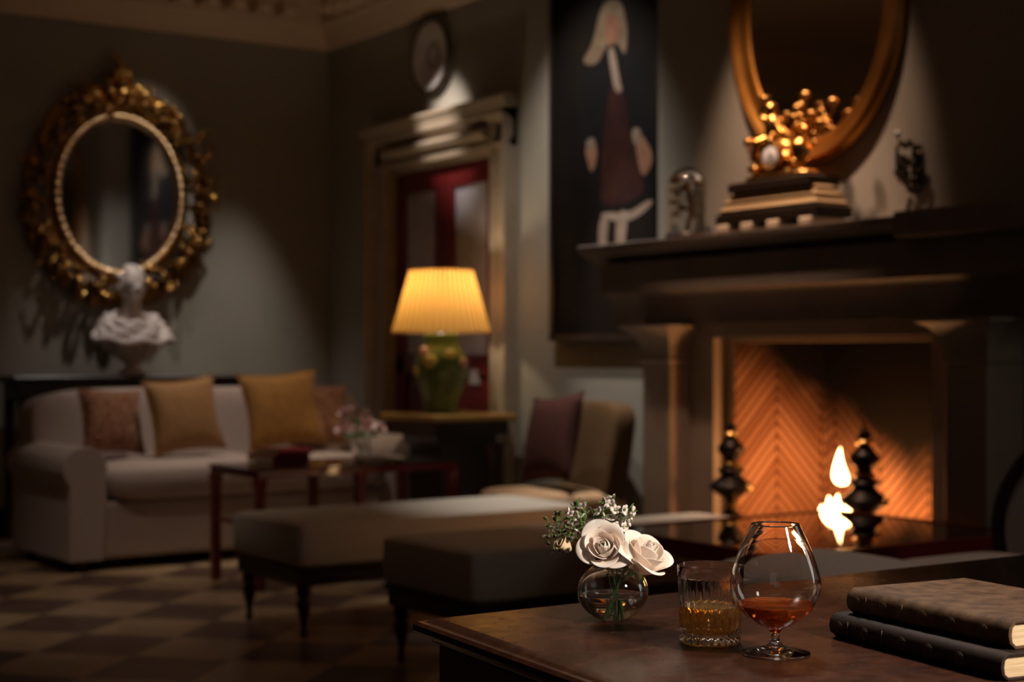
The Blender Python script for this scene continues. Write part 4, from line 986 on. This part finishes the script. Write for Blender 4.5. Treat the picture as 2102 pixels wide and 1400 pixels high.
# ------------------------------------------------------------------ the near table
TZ = 0.75
TR = math.radians(0.0)
tb = thing('wooden_table', 'polished burr wood table in the foreground with a moulded edge', 'table', (1.125, 1.962, 0), TR)
# local: corner at the origin, top runs +x and -y
TLx, TLy = 1.95, 1.10
b = NB(); loft_rect(b, 0, TLx, -TLy, 0, [(0.030, TZ - 0.038), (0.022, TZ - 0.034), (0.020, TZ - 0.028), (0.004, TZ - 0.024), (0.0, TZ - 0.018), (0.001, TZ - 0.010), (0.006, TZ - 0.006), (0.014, TZ - 0.006), (0.018, TZ - 0.004), (0.030, TZ)])
for v in b.verts:
    if v.co.x < 0.5: v.co.x += 0.09 * v.co.y
obj('table_top', b, M['burr'], tb, smooth=25, bevel=0.0012)
b = box(NB(), 0.03, TLx - 0.03, -TLy + 0.03, -0.03, TZ - 0.22, TZ - 0.038)
for v in b.verts:
    if v.co.x < 0.5: v.co.x += 0.09 * v.co.y
obj('apron', b, M['mahogany'], tb, bevel=0.003)
for x, y in ((0.075, -0.075), (-0.005, -TLy + 0.075), (TLx - 0.075, -0.075), (TLx - 0.075, -TLy + 0.075)):
    if True: obj('leg', loft_rect(NB(), x - 0.035, x + 0.035, y - 0.035, y + 0.035, [(0.012, 0), (0, TZ - 0.23), (0, TZ - 0.2)]), M['mahogany'], tb, bevel=0.004)

GZ = TZ + 0.0003
# snifter
sn = thing('brandy_snifter', 'large balloon brandy glass on a short stem holding dark amber brandy', 'glass', (1.372, 1.467, GZ))
out = [(0.001, 0), (0.040, 0), (0.0435, 0.0012), (0.0430, 0.0026), (0.032, 0.0052), (0.014, 0.0095), (0.0068, 0.0155), (0.0054, 0.0215), (0.0064, 0.0275), (0.0115, 0.0325), (0.022, 0.0375), (0.036, 0.0468), (0.0475, 0.0595), (0.0550, 0.075), (0.0572, 0.088), (0.0555, 0.102), (0.0500, 0.120), (0.0420, 0.140), (0.0345, 0.156), (0.0306, 0.1645)]
inn = [(0.0286, 0.1643), (0.0331, 0.1556), (0.0410, 0.1396), (0.0490, 0.1197), (0.0545, 0.1017), (0.0562, 0.088), (0.0540, 0.0754), (0.0465, 0.0604), (0.035, 0.0482), (0.0212, 0.0395), (0.0105, 0.0356), (0.001, 0.0346)]
def sp2(p, n=4): return [(max(q.x, 0), q.y) for q in catmull([(a[0], a[1], 0) for a in p], n)]
prof = [(0, 0.0)] + sp2(out) + [(0.0301, 0.1652), (0.0292, 0.1651)] + sp2(inn) + [(0, 0.0346)]
obj('glass_bowl_and_foot', lathe(NB(), prof, 72), M['glass'], sn, smooth=70)
liq = [(0.0, 0.0343), (0.0105, 0.0353), (0.0213, 0.0392), (0.0352, 0.0479), (0.0467, 0.0603), (0.0484, 0.0632), (0.043, 0.0628), (0.0, 0.0626)]
obj('brandy', lathe(NB(), liq[:1] + sp2(liq[1:6], 3) + liq[6:], 72), M['brandy'], sn, smooth=50)

# cut tumbler
tu = thing('whisky_tumbler', 'short cut crystal tumbler half filled with golden whisky', 'glass', (1.356, 1.574, GZ), 0.3)
def cuts(r, z, a):
    if 0.004 < z < 0.062 and r > 0.0395:
        k = min(1, (z - 0.004) / 0.004) * (1 if z < 0.036 else max(0, 1 - (z - 0.036) / 0.026))
        return r - 0.0026 * k * abs(math.sin(a * 13)) ** 1.5
    return r
ZT = 0.102
out = [(0.037, 0.0), (0.0398, 0.002), (0.0404, 0.005), (0.0406, 0.008), (0.0408, 0.014), (0.0409, 0.020), (0.0410, 0.026), (0.0411, 0.032), (0.0412, 0.038), (0.0413, 0.044), (0.0415, 0.050), (0.0420, 0.065), (0.0427, 0.085), (0.0434, ZT - 0.001), (0.0430, ZT), (0.0420, ZT), (0.0416, ZT - 0.001)]
inn = [(0.0406, 0.085), (0.0398, 0.065), (0.0388, 0.050), (0.0375, 0.032), (0.0355, 0.020), (0.030, 0.0145), (0.015, 0.0125)]
obj('cut_glass', lathe(NB(), [(0, 0)] + out + inn + [(0, 0.0122)], 156, fn=cuts), M['glass'], tu, smooth=50)
obj('whisky', lathe(NB(), [(0, 0.0120), (0.0152, 0.0123), (0.0302, 0.0143), (0.0358, 0.0198), (0.0378, 0.032), (0.03895, 0.0475), (0.0392, 0.0490), (0.034, 0.0484), (0, 0.0482)], 72), M['whisky'], tu, smooth=50)

# bud vase with roses and sprigs
VX, VY = 1.354, 1.784
va = thing('bud_vase', 'round clear glass bowl vase half full of water, holding white roses', 'vase', (VX, VY, GZ))
ro, ri = [], []
for k in range(0, 25):
    t = math.radians(-72 + 132 * k / 24)
    ro.append((0.0508 * math.cos(t), 0.0405 + 0.0425 * math.sin(t))); ri.append((0.0488 * math.cos(t), 0.0405 + 0.0403 * math.sin(t)))
prof = [(0, 0.0)] + ro + [(ro[-1][0] - 0.0006, ro[-1][1] + 0.001), (ri[-1][0] + 0.0003, ri[-1][1] + 0.0012)] + ri[::-1] + [(0, 0.0032)]
obj('glass_bowl', lathe(NB(), prof, 72), M['glass'], va, smooth=60)
wt = [(r + 0.0003 if r > 0 else r, z) for r, z in ri if z < 0.040]
obj('water', lathe(NB(), [(0, 0.0029)] + wt + [(wt[-1][0] - 0.003, wt[-1][1] - 0.0004), (0, wt[-1][1] - 0.0005)], 72), M['water'], va, smooth=50)

def V3(dx, dy, dz): return (VX + dx, VY + dy, GZ + dz)
# camera-side directions: 'right' (0.834,-0.552), 'near' (-0.552,-0.834)
def rel(rt_, nr, up): return V3(rt_ * 0.834 - nr * 0.552, -rt_ * 0.552 - nr * 0.834, up)
GR = 'white roses in the round vase'
def dirv(rt_, nr, up): return (rt_ * 0.834 - nr * 0.552, -rt_ * 0.552 - nr * 0.834, up)
rose('open white rose facing forward at the left of the round vase', rel(-0.010, -0.006, 0.094), dirv(-0.16, 0.86, 0.46), 0.042, [rel(-0.010, -0.006, 0.094), rel(-0.004, -0.004, 0.080), rel(0.004, -0.006, 0.05), rel(0.012, -0.004, 0.008)], GR, M['petal'], n=17, spin=0.4)
rose('taller white rose turned to the right at the right of the round vase', rel(0.031, -0.012, 0.069), dirv(0.50, 0.40, 0.74), 0.053, [rel(0.031, -0.012, 0.069), rel(0.018, -0.008, 0.070), rel(0.006, -0.002, 0.045), rel(-0.012, 0.004, 0.009)], GR, M['petal'], n=17, spin=2.1, open_=0.75)

def blossom(b, c, d, r):
    mx = align(d)
    for k in range(5):
        a = k * 2 * PI / 5
        ell(b, Vector(c) + (mx.to_3x3() @ Vector((math.cos(a) * r * 0.6, math.sin(a) * r * 0.6, r * 0.25))), (r * 0.42, r * 0.42, r * 0.16), 8, 6, mx=mx @ RZ(a) @ RY(-0.5))
def sprig(label, pts, tips, kind, seed, group='flower sprigs in the round vase'):
    rnd = random.Random(seed)
    o = thing('flower_sprig', label, 'sprig', pts[0], 0, group); o0 = Vector(pts[0])
    main = [Vector(p) - o0 for p in catmull(pts, 5)]
    b = NB(); tube(b, main, 0.0011, 6)
    ends = []
    for tp in tips:
        tp = Vector(tp) - o0
        k = max(range(len(main)), key=lambda q: -(main[q] - tp).length + 0.35 * (q > len(main) * 0.5) - 10 * ((main[q] - tp).length < 0.012))
        k = max(int(len(main) * 0.45), min(k, len(main) - 1)); r = main[k]
        md = (r + tp) / 2 + Vector((rnd.uniform(-.004, .004), rnd.uniform(-.004, .004), rnd.uniform(-.005, .001)))
        tube(b, catmull([r, md, tp], 4), 0.0006, 5); ends.append((tp, (tp - md).normalized()))
    obj('stem', b, M['stem'], o, smooth=60)
    lb = NB()
    for tp, d in ends:
        for q in range(2 if kind == 'bud' else 3):
            a = rnd.uniform(0, 6.28); dd = (d + Vector((math.cos(a), math.sin(a), rnd.uniform(-.2, .5))) * 0.8).normalized()
            ell(lb, tp - d * 0.006 + dd * 0.006, (0.0017, 0.0010, 0.0090 if kind != 'bud' else 0.0045), 6, 5, mx=align(dd))
    obj('leaves', lb, M['leaf'], o, smooth=60)
    for tp, d in ends:
        b = NB()
        if kind == 'bud' or (kind == 'mixed' and rnd.random() < 0.5):
            lathe(b, [(0, -0.003), (0.0016, -0.002), (0.0026, 0.0004), (0.0022, 0.002), (0.0026, 0.0026), (0, 0.0022)], 9, T(*tp) @ align(d)); obj('bud', b, M['bud_dark'], o, smooth=60)
        else:
            blossom(b, tp, d, 0.0085); f = obj('blossom', b, M['white_flower'] if kind == 'white' or rnd.random() < 0.5 else M['mauve'], o, smooth=60)
            obj('flower_eye', ell(NB(), tp + d * 0.0022, 0.0015, 8, 6), M['bud_dark'] if kind != 'white' else M['sepal'], f)
rnd = random.Random(21)
def tips(n, cr, cu, wr, wu, nr=(-0.02, 0.02)):
    out_, tries = [], 0
    while len(out_) < n and tries < 4000:
        tries += 1
        a, q = rnd.uniform(0, 6.283), rnd.random() ** 0.5
        p = (cr + wr * q * math.cos(a), rnd.uniform(*nr), cu + wu * q * math.sin(a))
        if all((p[0] - t[0]) ** 2 + (p[2] - t[2]) ** 2 > 0.0055 ** 2 for t in out_): out_.append(p)
    return [rel(*t) for t in out_]
sprig('sprig of dark tiny buds spreading left from the round vase', [rel(0.002, -0.004, 0.012), rel(-0.002, -0.010, 0.070), rel(-0.035, -0.012, 0.100), rel(-0.082, -0.010, 0.132)], tips(26, -0.077, 0.125, 0.026, 0.030), 'bud', 1)
sprig('sprig of small mauve flowers and buds behind the left rose', [rel(0.004, -0.006, 0.013), rel(0.0, -0.012, 0.075), rel(-0.022, -0.022, 0.115), rel(-0.045, -0.026, 0.150)], tips(18, -0.044, 0.145, 0.026, 0.022, (-0.035, -0.01)), 'mixed', 2)
sprig('sprig of white star flowers and green leaves above the roses', [rel(0.006, -0.008, 0.014), rel(0.006, -0.012, 0.075), rel(0.0, -0.024, 0.120), rel(0.002, -0.026, 0.160)], tips(22, 0.002, 0.150, 0.030, 0.022, (-0.035, -0.012)), 'white', 3)
cb = thing('cream_bud', 'small cream rosebud below the dark buds left of the vase', 'flower', rel(-0.062, 0.0, 0.100))
o0 = Vector(rel(-0.062, 0.0, 0.100))
obj('bud', lathe(NB(), [(0, -0.002), (0.005, 0.0), (0.0085, 0.005), (0.0098, 0.011), (0.0088, 0.016), (0.0105, 0.0205), (0.007, 0.019), (0.005, 0.021), (0.003, 0.019), (0, 0.0195)], 20, align(dirv(-0.5, 0.3, 0.4)), fn=lambda r, z, a: r * (1 + 0.14 * math.sin(3 * a + 150 * z))), M['cream'], cb)
obj('stem', tube(NB(), [Vector(q) - o0 for q in catmull([rel(-0.062, 0.0, 0.100), rel(-0.038, -0.005, 0.092), rel(-0.010, -0.008, 0.082), rel(0.0, -0.002, 0.02)], 4)], 0.0014, 6), M['stem'], cb)
cb['group'] = 'roses and buds in the vase'

book('book', 'dark leather bound book lying at the bottom of the pair on the wooden table', (1.520, 1.515, GZ), math.radians(-8), 0.325, 0.225, 0.032, M['leather_dark'])
book('book', 'worn brown leather book lying on top of the pair on the wooden table', (1.535, 1.498, GZ + 0.0324), math.radians(-6.5), 0.296, 0.205, 0.034, M['leather_brown'])

# ------------------------------------------------------------------ light
def spot(name, loc, tgt, W_, col, ang, blend=0.6, r=0.05):
    l = bpy.data.lights.new(name, 'SPOT'); l.energy = W_; l.color = col; l.spot_size = math.radians(ang); l.spot_blend = blend; l.shadow_soft_size = r
    o = bpy.data.objects.new(name, l); COL.objects.link(o); o.location = loc
    o.rotation_euler = (Vector(tgt) - Vector(loc)).to_track_quat('-Z', 'Y').to_euler(); return o
def point(name, loc, W_, col, r):
    l = bpy.data.lights.new(name, 'POINT'); l.energy = W_; l.color = col; l.shadow_soft_size = r
    o = bpy.data.objects.new(name, l); COL.objects.link(o); o.location = loc; return o
def area(name, loc, tgt, W_, col, sx, sy):
    l = bpy.data.lights.new(name, 'AREA'); l.energy = W_; l.color = col; l.shape = 'RECTANGLE'; l.size = sx; l.size_y = sy
    o = bpy.data.objects.new(name, l); COL.objects.link(o); o.location = loc
    o.rotation_euler = (Vector(tgt) - Vector(loc)).to_track_quat('-Z', 'Y').to_euler(); return o
NEU = (1.0, 0.90, 0.80); WARM = (1.0, 0.76, 0.52)
spot('ceiling_spot_mirror', (3.9, 8.7, 3.6), (3.6, 9.75, 2.5), 60, NEU, 36, 1.0, 0.03)
spot('ceiling_spot_wall', (4.2, 9.15, 3.6), (4.25, 9.58, 0.9), 200, NEU, 38, 1.0, 0.04)
spot('ceiling_spot_bust', (3.4, 9.15, 3.6), (3.4, 9.62, 1.1), 95, NEU, 40, 0.9, 0.04)
spot('ceiling_spot_sofa', (3.5, 7.75, 3.6), (3.55, 8.4, 0.5), 150, (1.0, 0.84, 0.70), 46, 1.0, 0.06)
spot('ceiling_spot_door', (3.9, 8.3, 3.6), (4.95, 8.25, 2.56), 230, (1.0, 0.86, 0.76), 24, 1.0, 0.03)
spot('ceiling_spot_painting', (4.05, 6.7, 3.6), (4.95, 6.65, 1.7), 115, NEU, 72, 0.8, 0.03)
spot('ceiling_spot_mantel', (3.95, 4.95, 3.6), (4.66, 4.95, 1.8), 230, (1.0, 0.63, 0.43), 44, 0.9, 0.04)
spot('ceiling_spot_sconce', (4.1, 4.4, 3.6), (4.72, 4.55, 1.75), 110, (1.0, 0.63, 0.43), 30, 0.9, 0.04)
spot('ceiling_spot_bench', (4.5, 6.4, 3.6), (4.2, 5.7, 0.45), 380, NEU, 36, 1.0, 0.06)
spot('fill_spot_floor', (1.9, 6.7, 3.6), (2.3, 7.2, 0.0), 62, (1.0, 0.82, 0.66), 54, 1.0, 0.06)  # added spot to brighten the floor tiles and sofa front
spot('fill_spot_seats', (3.1, 2.8, 3.6), (3.1, 2.9, 0.5), 27, (1.0, 0.84, 0.72), 42, 1.0, 0.06)  # added spot to brighten the pale seats behind the table
spot('fill_spot_chair', (4.3, 6.45, 3.6), (4.97, 6.45, 0.7), 300, NEU, 26, 0.8, 0.03)  # added spot to brighten the wall under the portrait
spot('fill_spot_flowers', (3.8, 6.75, 3.6), (3.82, 7.15, 0.75), 120, NEU, 18, 1.0, 0.05)  # added spot to brighten the pink roses
point('lamp_bulb', (4.585, 7.66, 1.49), 8, (1.0, 0.78, 0.50), 0.035)
point('fire_glow', (4.90, 4.84, 0.58), 15, (1.0, 0.39, 0.125), 0.08)
point('fire_glow_right', (5.08, 4.50, 0.30), 5, (1.0, 0.40, 0.11), 0.06)
spot('key_spot_table', (1.95, -0.55, 2.4), (1.45, 1.38, 0.75), 480, (1.0, 0.86, 0.73), 27, 0.7, 0.16)  # unseen key light in mid-air, placed to light roses and books
spot('ceiling_spot_glasses', (2.5, 2.9, 3.5), (1.4, 1.6, 0.8), 220, (1.0, 0.88, 0.77), 22, 0.8, 0.2)
area('fill_rear', (-2.6, -2.0, 2.4), (2.5, 6.0, 0.8), 1.7, (0.95, 0.88, 0.85), 1.6, 1.8)  # unseen fill behind the camera to lift dark tones; no window there
area('fill_side', (4.9, 0.6, 1.6), (1.5, 1.5, 0.9), 8, (1.0, 0.93, 0.86), 0.9, 1.6)  # added for reflections in the glasses; the wall has no window here

w = bpy.data.worlds.new('night'); S.world = w; w.use_nodes = True
w.node_tree.nodes['Background'].inputs[0].default_value = (0.02, 0.018, 0.016, 1); w.node_tree.nodes['Background'].inputs[1].default_value = 0.3

# ------------------------------------------------------------------ camera
cd = bpy.data.cameras.new('camera'); co = bpy.data.objects.new('camera', cd); COL.objects.link(co)
co.location = (0, 0, 1.13); co.rotation_euler = (PI / 2, 0, math.radians(-33.5))
cd.sensor_width = 36; cd.lens = 3200 / 2102 * 36; cd.shift_y = 28 / 2102
cd.dof.use_dof = True; cd.dof.focus_distance = 2.06; cd.dof.aperture_fstop = 4.3; cd.dof.aperture_blades = 0
cd.clip_start = 0.05; cd.clip_end = 60
S.camera = co
S.view_settings.view_transform = 'Standard'; S.view_settings.look = 'None'; S.view_settings.exposure = 0.0; S.view_settings.gamma = 1.0
S.view_settings.use_curve_mapping = False
S.cycles.max_bounces = 14; S.cycles.transmission_bounces = 14; S.cycles.glossy_bounces = 6; S.cycles.transparent_max_bounces = 8
